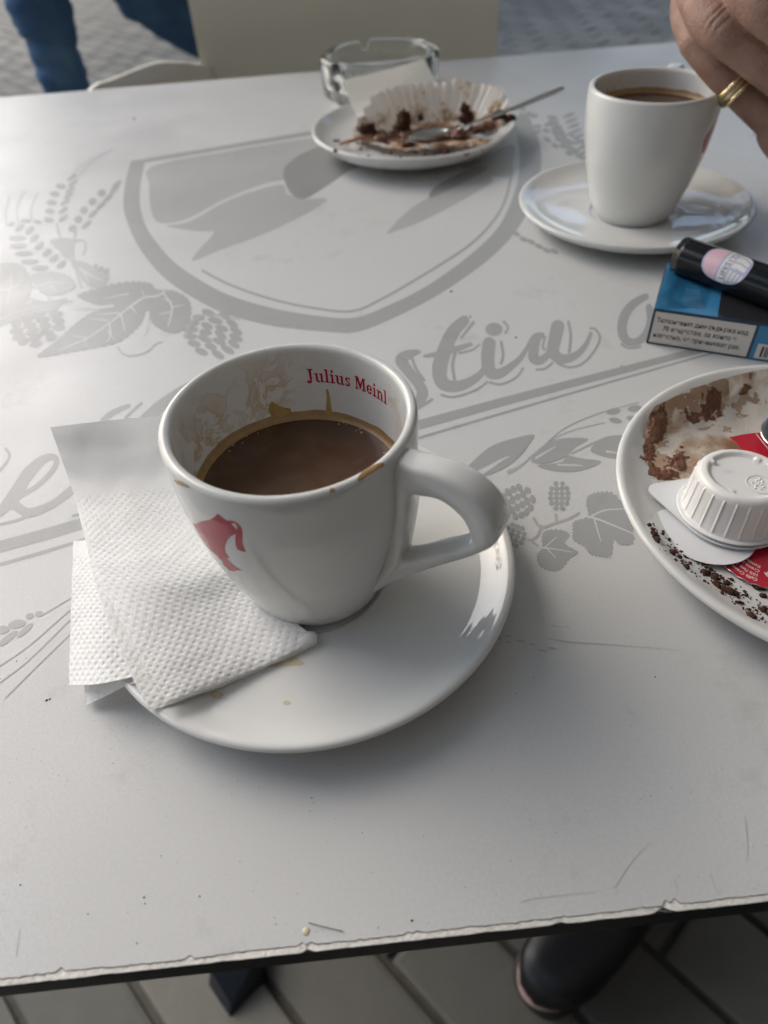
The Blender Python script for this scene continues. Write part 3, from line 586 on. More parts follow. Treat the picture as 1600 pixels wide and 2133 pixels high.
sau2 = saucer('white saucer under the far coffee cup beside the hand', 'white coffee saucers', C2)
for o_ in (sau2,): o_.data = sau1.data
CUPH = 84.2
def rout(z):
    s = z/CUPH; return np.interp(s, [0, .03, .08, .15, .25, .35, .48, .6, .72, .85, .95, 1], [26.2, 27.4, 29.0, 31.2, 34.0, 36.4, 39.0, 40.9, 42.1, 42.7, 42.8, 42.5])
def rin(z): return rout(z)-3.9
zo = np.linspace(0, 82.5, 26)
prof = [(0, 1.6), (22, 1.6), (23.5, .1), (25.2, 0)]+[(rout(z), z) for z in zo[1:]]
rim = [(42.3, 83.3), (41.6, 84.0), (40.6, 84.2), (39.6, 83.8), (38.95, 82.8)]
inn = [(rin(z), z) for z in np.linspace(81, 8, 22)]+[(24, 6.2), (15, 5.6), (0, 5.5)]
cprof = crom(np.array(prof+rim+inn), 2); cprof[:, 0] = np.maximum(cprof[:, 0], 0)
cup = empty('coffee_cup', 'nearest white coffee cup, handle to the right, red emblem and coffee inside', 'cup', (0, 0, 0), group='white coffee cups')
V, Fc = lathe(cprof, 144, cap=False); obj('cup_body', V, Fc, m_cup, cup)
sec = [((40.8, 79), (47.5, 68.0), 5.4), ((48, 81.8), (51.5, 70.0), 5.2), ((60, 82.2), (58, 71.0), 5.4), ((70, 78.5), (64.8, 67.2), 5.8), ((76.5, 71), (68, 61), 6.0), ((77, 62), (67.8, 56.5), 5.6), ((71.8, 54.0), (63.8, 52.4), 5.0),
       ((62, 44.0), (56.0, 46.6), 4.5), ((50, 33.2), (49.5, 41.6), 4.3), ((38, 21.5), (45.2, 39.2), 4.4), ((28.4, 10.5), (44.0, 39.6), 5.0), ((34.6, 30), (44.4, 45), 5.4), ((39.6, 54), (46.0, 58), 5.6)]
arr = crom(np.array([[a[0], a[1], b[0], b[1], w_] for a, b, w_ in sec]), 7, True); V = []; Fc = []; K = 16
for s in arr:
    o_, i_ = s[:2], s[2:4]; c = (o_+i_)/2; h = (o_-i_)/2
    for k in range(K):
        a = 2*math.pi*k/K; cx = abs(math.cos(a))**.50*math.copysign(1, math.cos(a)); cy = abs(math.sin(a))**.50*math.copysign(1, math.sin(a))
        low_ = max(0., min(1., (45-c[1])/22)); V.append((c[0]+h[0]*cx, s[4]*cy*(1+.25*low_)-2.2*low_, c[1]+h[1]*cx))
m_ = len(arr)
for i in range(m_):
    for k in range(K): Fc.append([i*K+k, i*K+(k+1) % K, ((i+1) % m_)*K+(k+1) % K, ((i+1) % m_)*K+k])
obj('handle', V, Fc, m_cer, cup)
HAZ = R(-32)
def cup_hit(px, py, inner=False, c=C1):
    d = _dir(px, py)
    for z in np.linspace(ZB+CUPH-(3 if inner else 0), ZB+2, 900):
        q = O+d*((z-CH)/d[2]); rho = math.hypot(q[0]-c[0], q[1]-c[1]); rr = (rin if inner else rout)(z-ZB)
        if (rho >= rr) if inner else (rho <= rr): return math.atan2(q[1]-c[1], q[0]-c[0])-HAZ, z-ZB
    return None
def on_cup(V2, T2, off=.06, inner=False):
    """(azimuth, z) -> cup wall, in the cup's own frame"""
    out = []
    for a, z in V2:
        rr = (rin(z)-off) if inner else (rout(z)+off); out.append((rr*math.cos(a), rr*math.sin(a), z))
    return out, T2
lg = [(190, 430), (230, 465), (300, 425), (380, 400), (520, 370), (590, 325), (655, 265), (740, 330), (820, 385), (940, 395), (1030, 440), (1090, 510), (1120, 600), (1115, 720), (1120, 830), (1180, 975), (1100, 960), (1020, 930), (985, 840), (980, 740), (990, 645), (900, 680), (830, 760), (790, 870), (800, 970), (835, 1030), (870, 1075), (850, 1090), (800, 1080), (850, 1130), (940, 1210), (1120, 1320), (1030, 1310), (950, 1335), (880, 1320), (760, 1215), (740, 1150), (650, 1060), (500, 930), (400, 790), (300, 640), (240, 540)]
lh = [(920, 430), (980, 445), (1020, 500), (1020, 570), (960, 510), (915, 460)]
def conv(l):
    out = []
    for x, y in l:
        px, py = 380+x/8.889, 1040+y/8.889; h = None; g = 0
        while h is None and g < 60: h = cup_hit(px+g, py); g += 1
        a, z = h
        if a < -math.pi: a += 2*math.pi
        out.append((a*40, z))
    return out
V2, T2 = fillpoly([conv(lg), conv(lh)]); V2, T2 = subdiv2d(V2, T2, 2.0)
def fixcup(V, T, sgn=1):
    V = np.array(V); out = []
    for t in T:
        a, b, c = V[t[0]], V[t[1]], V[t[2]]; n_ = np.cross(b-a, c-a); m = (a+b+c)/3
        out.append(list(t) if (n_[:2]@m[:2])*sgn > 0 else list(t)[::-1])
    return V, out
Vl = [(v[0]/40, v[1]) for v in V2]
V3, T3 = on_cup(Vl, T2, .05); V3, T3 = fixcup(V3, T3); obj('red_emblem', V3, T3, m_red, cup)
V3, T3 = on_cup([(a+math.pi, z) for a, z in Vl], T2, .05); V3, T3 = fixcup(V3, T3); obj('red_emblem', V3, T3, m_red, cup)
# bold slab-serif word inside the rim
def glyphs():
    # each glyph: width, list of boxes (x0,y0,x1,y1) or polys; x-height .62 cap 1
    t = .19; s = .10
    def B(x0, y0, x1, y1): return [(x0, y0), (x1, y0), (x1, y1), (x0, y1)]
    def arc(cx, cy, rx, ry, a0, a1, th, n=12, thy=None):
        thy = th if thy is None else thy; o = [(cx+rx*math.cos(R(a0+(a1-a0)*i/n)), cy+ry*math.sin(R(a0+(a1-a0)*i/n))) for i in range(n+1)]
        q = [(cx+(rx-th)*math.cos(R(a0+(a1-a0)*i/n)), cy+(ry-thy)*math.sin(R(a0+(a1-a0)*i/n))) for i in range(n, -1, -1)]; return o+q
    X = .68
    g = {}
    g['J'] = (.66, [B(.26, .15, .26+t+.02, 1), B(.12, 1-s, .62, 1), arc(.20, .13, .27, .26, -90, 0, .20, thy=.12), arc(.16, .02, .13, .13, 60, 400, .12)])
    g['u'] = (.82, [B(.1, .14, .1+t, X), B(0, X-s, .2, X), B(.52, 0, .52+t, X), B(.42, X-s, .6, X), B(.6, 0, .8, s), arc(.33, .2, .23, .22, 180, 320, .19, thy=.12)])
    g['l'] = (.44, [B(.12, 0, .12+t, 1.02), B(0, 1.02-s, .2, 1.02), B(0, 0, .43, s)])
    g['i'] = (.44, [B(.12, 0, .12+t, X), B(0, X-s, .2, X), B(0, 0, .43, s), [(.215+.125*math.cos(k*.7854), .9+.125*math.sin(k*.7854)) for k in range(8)]])
    g['s'] = (.58, [arc(.28, .50, .22, .19, 30, 270, .17, thy=.11), arc(.28, .19, .23, .20, -150, 90, .17, thy=.11), B(.42, .44, .5, X), B(.05, 0, .13, .22)])
    g['M'] = (1.12, [B(.1, 0, .1+.13, 1), B(.80, 0, .80+t+.02, 1), [(.1, 1), (.36, 1), (.60, .38), (.52, .08), (.48, .08)], [(.52, .08), (.46, .30), (.80, 1), (.9, 1), (.56, .08)], B(0, 0, .34, s), B(.68, 0, 1.1, s), B(0, 1-s, .2, 1), B(.85, 1-s, 1.1, 1)])
    g['e'] = (.66, [arc(.33, .34, .31, .35, 0, 330, .19, 18, thy=.12), B(.14, .30, .63, .40)])
    g['n'] = (.84, [B(.1, 0, .1+t, X), B(0, X-s, .2, X), B(0, 0, .38, s), B(.52, 0, .52+t, .45), B(.44, 0, .82, s), arc(.46, .44, .25, .25, 0, 150, .19, thy=.13)])
    return g
GL = glyphs(); x = 0; tv = []
lays = 0
for ch in 'Julius Meinl':
    if ch == ' ': x += .38; continue
    wd, shp = GL[ch]
    for sh in shp:
        V2, T2 = fillpoly([[(x+a, b) for a, b in sh]]); tv.append((V2, T2, lays)); lays = (lays+1) % 5
    x += wd+.045
TWid = x; a0 = cup_hit(639, 790, True)[0]; a1 = cup_hit(807, 838, True)[0]; zt0 = cup_hit(655, 795, True)[1]; zt1 = cup_hit(652, 768, True)[1]
ths = []
for V2, T2, ly in tv:
    V2, T2 = subdiv2d(V2, T2, .2)
    W3, T3 = on_cup([(a0+(a1-a0)*v[0]/TWid, zt0+(zt1-zt0)*v[1]) for v in V2], T2, .05+.012*ly, True); ths.append(fixcup(W3, T3, -1))
objm('red_lettering', ths, m_red, cup)
cup.location = (C1[0]/1000, C1[1]/1000, ZB/1000); cup.rotation_euler.z = HAZ
cup2 = copy_tree(cup); cup2.location = (C2[0]/1000, C2[1]/1000, ZB/1000); cup2.rotation_euler.z = R(59)
cup2['label'] = 'far white coffee cup touched by the hand with rings, its handle hidden'
# coffee
ZL = 57.0
def coffee(label, c, zl, name='coffee'):
    r = rin(zl)-.15
    V, Fc = lathe([(0, zl), (r*.5, zl), (r-1.2, zl), (r-.35, zl+.12)], 96, cap=False)
    o = obj(name, V, Fc, m_cof, loc=(0, 0, 0), local=True); o.location = (c[0]/1000, c[1]/1000, ZB/1000); tag(o, label, 'coffee', 'coffee in the cups'); ORG[o.name] = np.zeros(3)
    # drying ring of foam above the liquid
    prf = [(rin(zl)-1.5, zl+.08), (rin(zl+.5)-.4, zl+.5), (rin(zl+1.5)-.10, zl+1.6), (rin(zl+3.0)-.02, zl+3.1)]
    V, Fc = lathe(prf, 140, cap=False); V = np.array(V).reshape(len(prf), 140, 3)
    for j in range(140):
        k = 1+.35*noise.noise(Vector((math.cos(j/140*6.283)*2.2, math.sin(j/140*6.283)*2.2, 5)))+.12*noise.noise(Vector((j*.3, 2, 5)))
        for q in (2, 3): z_ = zl+(prf[q][1]-zl)*k; a = j/140*2*math.pi; rr = rin(z_)-(.10 if q == 2 else .03); V[q, j] = (rr*math.cos(a), rr*math.sin(a), z_)
    obj('foam_ring', V.reshape(-1, 3), Fc, m_foam, o, local=True); return o
cz = ZL-ZB+.5
cf1 = coffee('milky coffee filling the nearest white cup, tan foam at its edge', C1, ZL-ZB+0.5)
bb_ = []
for k in range(26):
    a = random.uniform(0, 6.283); q = rin(cz)-random.uniform(1.0, 3.4)*random.uniform(.6, 1.6); bb_.append(xf(lathe([(.9, 0), (.75, .22), (.45, .30), (0, .34)], 10, cap=False), 0, (q*math.cos(a), q*math.sin(a), cz+.02), np.eye(3)*random.uniform(.3, .75)))
objm('bubbles', bb_, m_foam, cf1, local=True)['kind'] = 'stuff'
cf2 = coffee('dark coffee in the far white cup beside the hand', C2, 69.0)
# dried drips inside and on the rim of the nearest cup
ds = []
def decal(pts, inner, off=.09):
    l = [cup_hit(px, py, inner) for px, py in crom(pts, 4, True)]; l = [q for q in l if q]
    if len(l) < 3: return
    V2, T2 = fillpoly([[(a*40, z) for a, z in l]]); V2, T2 = subdiv2d(V2, T2, 2.5); V3, T3 = on_cup([(v[0]/40, v[1]) for v in V2], T2, off, inner); ds.append(fixcup(V3, T3, -1 if inner else 1))
decal([(560, 845), (566, 836), (574, 840), (590, 848), (606, 852), (600, 868), (572, 870), (560, 858)], True); decal([(679, 812), (684, 812), (688, 830), (692, 866), (679, 866), (681, 830)], True)
decal([(362, 1000), (375, 1002), (388, 1008), (397, 1016), (385, 1014), (370, 1008)], False)
for d_ in ds: objm('coffee_drip', [d_], m_stain, cup, local=True)
for cx, cy, sx, sy in ((780, 972, 24, 8), (693, 1008, 6, 3.5), (790, 962, 10, 5)):
    pass
def rim_patch(px0, px1, py0, py1, wmm, m_, n=14):
    """a dried streak lying along the rounded rim"""
    A0, A1 = cup_hit(px0, py0)[0], cup_hit(px1, py1)[0]; th = np.linspace(-.35, 1.15, 7); V = []; Fc = []
    for i in range(n):
        t = i/(n-1); a = A0+(A1-A0)*t; env_ = math.sin(math.pi*min(max(t, .02), .98))**.5*(1+.3*noise.noise(Vector((t*5, px0, 0))))
        for q in th:
            ang = .9+(q-.4)*wmm*env_; r_ = 40.55+1.98*math.cos(ang-.15); z_ = 82.35+1.98*math.sin(ang-.15); V.append((r_*math.cos(a), r_*math.sin(a), z_))
    for i in range(n-1):
        for k in range(6): Fc.append([i*7+k, (i+1)*7+k, (i+1)*7+k+1, i*7+k+1])
    V, Fc = V, Fc
    return V, Fc
for a_ in ((750, 806, 1018, 990, 1.5, None), (690, 702, 1040, 1036, .7, None)): objm('rim_stain', [rim_patch(*a_)], m_stain, cup, local=True)
# saucer stains
def sau_z(r): return np.interp(r, [0, 29, 33, 40, 52, 62, 69, 74, 77.5, 80], [4.6, 4.7, 6.25, 6.6, 7.6, 8.9, 10.6, 12.8, 14.9, 16.1])
def on_plate(px, py, c, zf, off=.08):
    z = 8
    for _ in range(12): q = P(px, py, z); z = zf(math.hypot(q[0]-c[0], q[1]-c[1]))+off
    return tuple(P(px, py, z))
def plate_blot(cx, cy, a, b, c, zf, n=18, seed=0, off=.08):
    V = [on_plate(cx, cy, c, zf, off)]
    for k in range(n):
        th = 2*math.pi*k/n; q = 1+.35*noise.noise(Vector((math.cos(th)*1.5+seed, math.sin(th)*1.5, seed))); V.append(on_plate(cx+a*q*math.cos(th), cy+b*q*math.sin(th), c, zf, off))
    return V, [[0, k+1, (k+1) % n+1][::-1] for k in range(n)]
for a_ in ((452, 1447, 14, 7, 1), (597, 1464, 8, 5, 2), (585, 1378, 52, 11, 3)): objm('coffee_stain', [plate_blot(*a_[:4], (-32, 190), sau_z, seed=a_[4])], m_stain2, sau1)

# ------------------------------------------------------------------ paper napkins
def patch(ctrl, nu, nv, dots=None, amp=.28, sp=2.9, rough=.10, seed=0, thick=.0, edge=0, curl=None):
    """smooth sheet through a grid of world points; embossed with a grid of small pits"""
    C = np.array(ctrl, float); r, c_, _ = C.shape
    def interp(A, n):    # along axis 0
        m = A.shape[0]; t = np.linspace(0, m-1, n); i = np.minimum(t.astype(int), m-2); f = (t-i)[:, None, None]
        g = lambda k: A[np.clip(k, 0, m-1)]
        a, b, c, d = g(i-1), g(i), g(i+1), g(i+2)
        a = np.where((i == 0)[:, None, None], 2*b-c, a); d = np.where((i+2 > m-1)[:, None, None], 2*c-b, d)
        return .5*((2*b)+(-a+c)*f+(2*a-5*b+4*c-d)*f**2+(-a+3*b-3*c+d)*f**3)
    G = interp(C, nv).transpose(1, 0, 2); G = interp(G, nu).transpose(1, 0, 2)   # nv x nu
    du = np.gradient(G, axis=1); dv = np.gradient(G, axis=0); n_ = np.cross(du, dv); n_ /= np.linalg.norm(n_, axis=2)[..., None]+1e-9
    flip = n_[..., 2].mean() < 0
    if flip: n_ = -n_
    U = np.cumsum(np.linalg.norm(du, axis=2), axis=1); Vv = np.cumsum(np.linalg.norm(dv, axis=2), axis=0)
    um = U[nv//2][None, :]+0*U; vm = Vv[:, nu//2][:, None]+0*Vv
    h = np.zeros_like(um)
    if dots is not None:
        a = um/sp; b = vm/(sp*.5); row = np.round(b); aa = a-.5*(row % 2); fx = (aa-np.round(aa))*sp; fy = (b-row)*sp*.5
        d2 = fx**2+fy**2; h -= amp*np.exp(-d2/(.175*sp)**2)*dots(um/um.max(), vm/vm.max())
    s = np.array([[noise.noise(Vector((x*.11+seed, y*.11, seed))) for x in um[0, ::6]] for y in vm[::6, 0]])
    s = np.repeat(np.repeat(s, 6, 0), 6, 1)[:nv, :nu]; k = np.ones(7)/7
    s = np.apply_along_axis(lambda q: np.convolve(np.pad(q, 3, 'edge'), k, 'valid'), 0, s); s = np.apply_along_axis(lambda q: np.convolve(np.pad(q, 3, 'edge'), k, 'valid'), 1, s)
    h += rough*4*s
    if edge:
        e = np.array([edge*noise.noise(Vector((y*.9, seed, 3))) for y in vm[:, 0]])
        tdir = du/(np.linalg.norm(du, axis=2)[..., None]+1e-9)
        wgt = np.exp(-um/1.2)[..., None]; G = G+tdir*e[:, None, None]*wgt
    G = G+n_*h[..., None]
    idx = np.arange(nu*nv).reshape(nv, nu); Fq = np.stack([idx[:-1, :-1], idx[:-1, 1:], idx[1:, 1:], idx[1:, :-1]], -1).reshape(-1, 4); Fq = Fq[:, ::-1] if flip else Fq
    return G.reshape(-1, 3), Fq.tolist(), n_.reshape(-1, 3), (nv, nu)
def row(*p): return [P(*q) for q in p]
nap = empty('napkin', 'folded white embossed paper napkin tucked under the nearest cup, top end curled up', 'napkin', P(330, 1200))
up_ctrl = [row((105, 890, 38), (180, 881, 41), (255, 873, 42), (338, 866, 44)),
           row((126, 948, 30), (200, 944, 31), (280, 938, 33), (352, 930, 35)),
           row((152, 1020, 23), (225, 1018, 23), (305, 1008, 24), (372, 1000, 26)),
           row((180, 1115, 23), (262, 1105, 22.5), (350, 1095, 20), (428, 1085, 20)),
           row((212, 1212, 23), (300, 1205, 24), (400, 1190, 20.5), (490, 1178, 16)),
           row((280, 1345, 22.5), (372, 1305, 19), (462, 1268, 14.0), (545, 1240, 10.8)),
           row((340, 1452, 21.0), (440, 1416, 15), (550, 1372, 10.6), (648, 1322, 10.4)),
           row((347, 1466, 19.2), (447, 1431, 10.8), (556, 1388, 7.6), (656, 1340, 7.4))]
Vn, Fn, nn_, shp = patch(up_ctrl, 200, 430, dots=lambda u, v: np.clip((v-.235)*30, 0, 1), amp=.30, sp=3.7, rough=.10, seed=2, edge=.25)
obj('top_ply', Vn, Fn, m_nap, nap)
# ply underneath, slightly wider on the left so that its edge shows
lo = [[q+np.array(P(0, 0, 0))*0 for q in r_] for r_ in up_ctrl]
def shift(ctrl, dpx, dz, rows=None):
    out = []
    for i, r_ in enumerate(ctrl):
        out.append([q+np.array([dpx[0], dpx[1], dz]) for q in r_])
    return out
sh = []
for i, r_ in enumerate(up_ctrl):
    k = [0.2, .3, .5, 1.2, 2.8, 5.2, 6.0, 4.0][i]; r2 = [q+np.array([-k*(1-j/3), -.2*k*(1-j/3), -1.7-.1*k]) for j, q in enumerate(r_)]; sh.append(r2)
Vn, Fn, _, _ = patch(sh, 150, 330, dots=lambda u, v: np.clip((v-.3)*30, 0, 1), amp=.30, sp=3.7, rough=.08, seed=5, edge=.2)
obj('lower_ply', Vn, Fn, m_nap, nap)
# rolled end under the cup
c0 = P(640, 1333, 8.5); rl = []
roll = tube([P(615, 1345, 8.2), P(636, 1335, 8.4), P(651, 1326, 8.8), P(657, 1318, 9.2)], [2.6, 3.2, 3.0, .9], 14, .7); objm('rolled_end', [roll, tube([P(560, 1383, 8.0), P(600, 1362, 8.0), P(640, 1342, 7.8), P(655, 1333, 8)], [.8, 1.1, 1.2, .6], 10, .7)], m_nap, nap)
nap2 = empty('napkin', 'second white paper napkin lying flat below, its corner over the saucer edge', 'napkin', P(200, 1330))
c2 = [row((153, 1127, 15), (220, 1122, 19.5), (300, 1130, 18.6), (360, 1160, 18)), row((149, 1230, 14), (215, 1228, 19.8), (290, 1240, 19.8), (370, 1260, 17)),
      row((146, 1330, 10), (215, 1326, 19.2), (300, 1330, 19.2), (380, 1335, 16)), row((143, 1427, 6.5), (210, 1424, 16), (300, 1404, 18.6), (380, 1385, 15))]
Vn, Fn, _, _ = patch(c2, 200, 280, dots=lambda u, v: np.clip((v-.12)*15, 0, 1), amp=.34, sp=3.7, rough=.10, seed=8, edge=.12)
obj('top_ply', Vn, Fn, m_nap, nap2)
c3 = [row((170, 1380, 6), (230, 1376, 15.5), (300, 1372, 17.4), (350, 1370, 17)), row((174, 1425, 4.5), (235, 1418, 12.5), (296, 1404, 17.4), (345, 1392, 16.8)), row((179, 1468, 2.6), (222, 1449, 8), (276, 1424, 17.0), (330, 1408, 17.0))]
Vn, Fn, _, _ = patch(c3, 120, 60, dots=lambda u, v: 1+0*u, amp=.3, sp=2.6, rough=.12, seed=9, edge=.1)
obj('lower_ply', Vn, Fn, m_nap, nap2)

# ------------------------------------------------------------------ dessert plate by the ashtray
C3 = (51.3, 700.0)
pl3 = saucer('white dessert plate with chocolate-smeared cupcake paper, before the glass ashtray', 'dessert plates', C3, 91.5, 21, 44, 'dessert_plate', 'plate')
C4 = (191.5, 202.0)
pl4 = saucer('white dessert plate cut by the right edge, holding stained paper and creamer', 'dessert plates', C4, 92.5, 19, 48, 'dessert_plate', 'plate')
def pz3(r): return sau_z(r*82.4/91.5)*21/15.8
def pz4(r): return sau_z(r*82.4/92.5)*19/15.8
def wp(x, y, c, zf, dz=0): return (x, y, zf(math.hypot(x-c[0], y-c[1]))+dz)
# cupcake liner: pleated paper disc, back half standing up
def liner(c, R0, back, front, seed):
    """pleated cupcake paper: flat base, the far side standing as a fan, the near side pressed flat and ragged"""
    n = 528; NR = 34; V = []; Fc = []
    for i in range(NR):
        t = i/(NR-1)
        for j in range(n):
            a = 2*math.pi*j/n; d = math.sin(a+R(14)); up_ = min(1, max(0, d*1.9+.25)); ex_ = 1+.10*noise.noise(Vector((math.cos(a)*3, math.sin(a)*3, seed)))+.05*noise.noise(Vector((a*9, seed, 1)))
            l = max(0, (t-.5)/.5); rad = R0*min(t/.5, 1); z0 = 8.5+1.2*min(t/.5, 1)
            flat_ = rad+l*front*(1-up_)*ex_; w_ = back*ex_*l*up_
            lean = .42+.2*noise.noise(Vector((math.cos(a)*2, 3, seed))); rad2 = flat_+w_*math.sin(lean); z = z0+w_*math.cos(lean)+l*(1-up_)*(5.5+2*noise.noise(Vector((a*3, 1, seed))))
            pl = math.sin(a*42+.6*noise.noise(Vector((a*5, seed, 7)))); amp = 1.9*l*(1-.35*noise.noise(Vector((a*4, 9, 9))))
            rad2 += pl*amp*(.35+.65*up_); z += pl*amp*.5*(1-up_)+.9*noise.noise(Vector((rad2*.12*math.cos(a), rad2*.12*math.sin(a), seed+4)))
            V.append((c[0]+rad2*1.12*math.cos(a), c[1]+rad2*.86*math.sin(a), z))
    for i in range(NR-1):
        for j in range(n): Fc.append([i*n+j, i*n+(j+1) % n, (i+1)*n+(j+1) % n, (i+1)*n+j])
    return V, Fc
LC = (72, 704)
V, Fc = liner(LC, 42, 33, 25, 3)
lin = obj('cupcake_paper', V, Fc, m_liner, loc=(*LC, 7)); tag(lin, 'opened pleated cupcake paper smeared with chocolate on the far plate', 'cupcake paper')
def lump(c, r, seed, sq=.6, n=2):
    bm = bmesh.new(); bmesh.ops.create_icosphere(bm, subdivisions=n, radius=1); V = []
    for v in bm.verts:
        d = v.co.normalized(); q = 1+.55*noise.noise(d*1.5+Vector((seed, 0, 0)))+.45*noise.noise(d*3.4+Vector((0, seed, 0)))+.22*noise.noise(d*8+Vector((0, 0, seed))); V.append((c[0]+d.x*r*q, c[1]+d.y*r*q, c[2]+d.z*r*q*sq))
    bm.verts.index_update(); Fc = [[v.index for v in f.verts] for f in bm.faces]; bm.free(); return V, Fc
ckt = empty('cake_remains', 'dark chocolate cake lumps left in the cupcake paper on the far plate', 'cake', (*LC, 9))
for k, (px, py, z, r, q_) in enumerate(a_ for a_ in ((768, 270, 16, 8, .7), (840, 248, 26, 6, 1.1), (838, 262, 17, 6, .7), (876, 244, 26, 3, 1), (968, 226, 34, 3.6, 1.1), (972, 243, 26, 6, .8), (1040, 240, 24, 6, .6), (1062, 246, 22, 5, .5), (1012, 262, 17, 7, .45), (928, 318, 12.5, 4.5, .7), (850, 302, 12, 5, .5), (802, 300, 12, 4, .5), (880, 290, 13, 14, .32), (825, 284, 13, 12, .35), (782, 288, 13, 9, .4), (905, 262, 15, 12, .35), (985, 284, 13, 11, .35), (955, 262, 15, 11, .35), (1030, 266, 17, 9, .35), (800, 262, 17, 8, .4)) if a_[4] > .42):
    objm('cake_lump', [lump(P(px, py, z), r, k, q_, 3)], m_choc if q_ > .45 else m_cream, ckt)
L = []
for k in range(90):
    px = random.uniform(690, 1010); py = 326+random.uniform(-26, 12)-abs(px-850)*.10; L.append(lump(on_plate(px, py, C3, pz3, .6), random.uniform(.5, 1.7), k*1.7, .6, 1))
ck = objm('cake_crumbs', L, m_choc, loc=(51, 660, 12)); tag(ck, 'chocolate crumbs scattered on the front rim of the far dessert plate', 'crumbs', kind='stuff')
st = objm('wafer', [tube([P(708, 300, 16), P(735, 292, 17), P(775, 283, 18)], [2.2, 2.6, 2.4], 8, .5)], mat('brown_wafer', (.30, .15, .075), .7, .3, noise_amt=.2), loc=P(735, 292, 16)); tag(st, 'short brown wafer piece poking left out of the cupcake paper', 'wafer')
# leaning napkin between plate and ashtray
q = [[P(716, 166, 42), P(775, 152, 44), P(830, 138, 46), P(884, 122, 48)], [P(726, 205, 30), P(788, 190, 31), P(845, 176, 32), P(905, 164, 33)], [P(738, 232, 22.5), P(800, 218, 23), P(862, 206, 23.5), P(925, 196, 24)], [P(750, 252, 18), P(812, 238, 18), P(875, 224, 18), P(940, 212, 19)]]
Vn, Fn, _, _ = patch(q, 70, 70, rough=.22, seed=12); nb = obj('folded_napkin', Vn, Fn, m_thin, loc=P(800, 240, 20)); tag(nb, 'creamy folded paper napkin standing on the far plate against the ashtray', 'napkin')
# spoon
def spoon(tip, bowl_c, neck, mid, end, bw, name, label, up=(0, 0, 1), bl=20):
    t = empty(name, label, 'spoon', bowl_c); path = crom([neck, (np.array(neck)*.6+np.array(mid)*.4)+np.array([0, 0, .5]), mid, end], 8)
    w_ = np.interp(np.linspace(0, 1, len(path)), [0, .25, .7, .93, 1], [2.4, 2.8, 4.8, 7.0, 5.2]); objm('handle', [tube(path, w_, 12, .28, up)], m_steel, t)
    d = np.array(neck)-np.array(bowl_c); d /= np.linalg.norm(d); s = np.cross(d, up); s /= np.linalg.norm(s); u = np.cross(s, d); V = []; Fc = []; n = 36; rings = 10
    for side in (0, 1):
        for i in range(rings+1):
            r = i/rings
            for k in range(n):
                a = 2*math.pi*k/n; x = r*math.cos(a)*bl*(1+.0*math.cos(a)); y = r*math.sin(a)*bw*(1-.16*math.cos(a)); z = -4.2*(1-r*r)-(.8 if side else 0)*(1-.6*r)
                V.append(np.array(bowl_c)-d*0+d*x+s*y+u*z)
    m1 = (rings+1)*n
    for i in range(rings):
        for k in range(n):
            A = [i*n+k, i*n+(k+1) % n, (i+1)*n+(k+1) % n, (i+1)*n+k]; Fc.append(A); Fc.append([x_+m1 for x_ in A[::-1]])
    for k in range(n): Fc.append([rings*n+k, rings*n+(k+1) % n, m1+rings*n+(k+1) % n, m1+rings*n+k])
    objm('bowl', [(V, Fc)], m_steel, t); return t
spoon(None, P(895, 276, 23), P(955, 268, 26), P(1080, 222, 42), P(1175, 181, 56), 11.5, 'teaspoon', 'steel teaspoon lying in the cupcake paper, handle pointing right over the plate', bl=19)

# ------------------------------------------------------------------ glass ashtray
AC = (30, 880)
def ashtray():
    n = 120; outer = [(52, .3), (55, 0), (60, 2.5), (61.5, 8), (62, 20), (63, 34), (62.5, 38), (60.5, 40)]; inner = [(56, 40), (54, 37.5), (52, 26), (49, 13), (45, 9), (30, 8.4), (0, 8.2)]
    pr = crom(np.array([(0, 1.2), (40, 1.0)]+outer+inner), 3); pr[:, 0] = np.maximum(pr[:, 0], 0); V, Fc = lathe(pr, n, cap=False); V = np.array(V).reshape(len(pr), n, 3)
    for j in range(n):
        a = 2*math.pi*j/n; k = 0
        for c in (R(105), R(-15), R(225)):
            d = (a-c+math.pi) % (2*math.pi)-math.pi; k = max(k, math.exp(-(d/.085)**4))
        V[:, j, 2] = np.where(V[:, j, 2] > 31, V[:, j, 2]-9*k*(V[:, j, 2]-31)/9, V[:, j, 2])
        f = 1+.018*math.cos(8*a)                                       # softly eight-sided
        V[:, j, :2] *= f
    return V.reshape(-1, 3)+np.array([AC[0], AC[1], 0]), Fc
V, Fc = ashtray(); at = obj('glass_ashtray', V, Fc, m_glass, loc=(*AC, 0)); tag(at, 'clear glass round ashtray with notched rim behind the far dessert plate', 'ashtray')

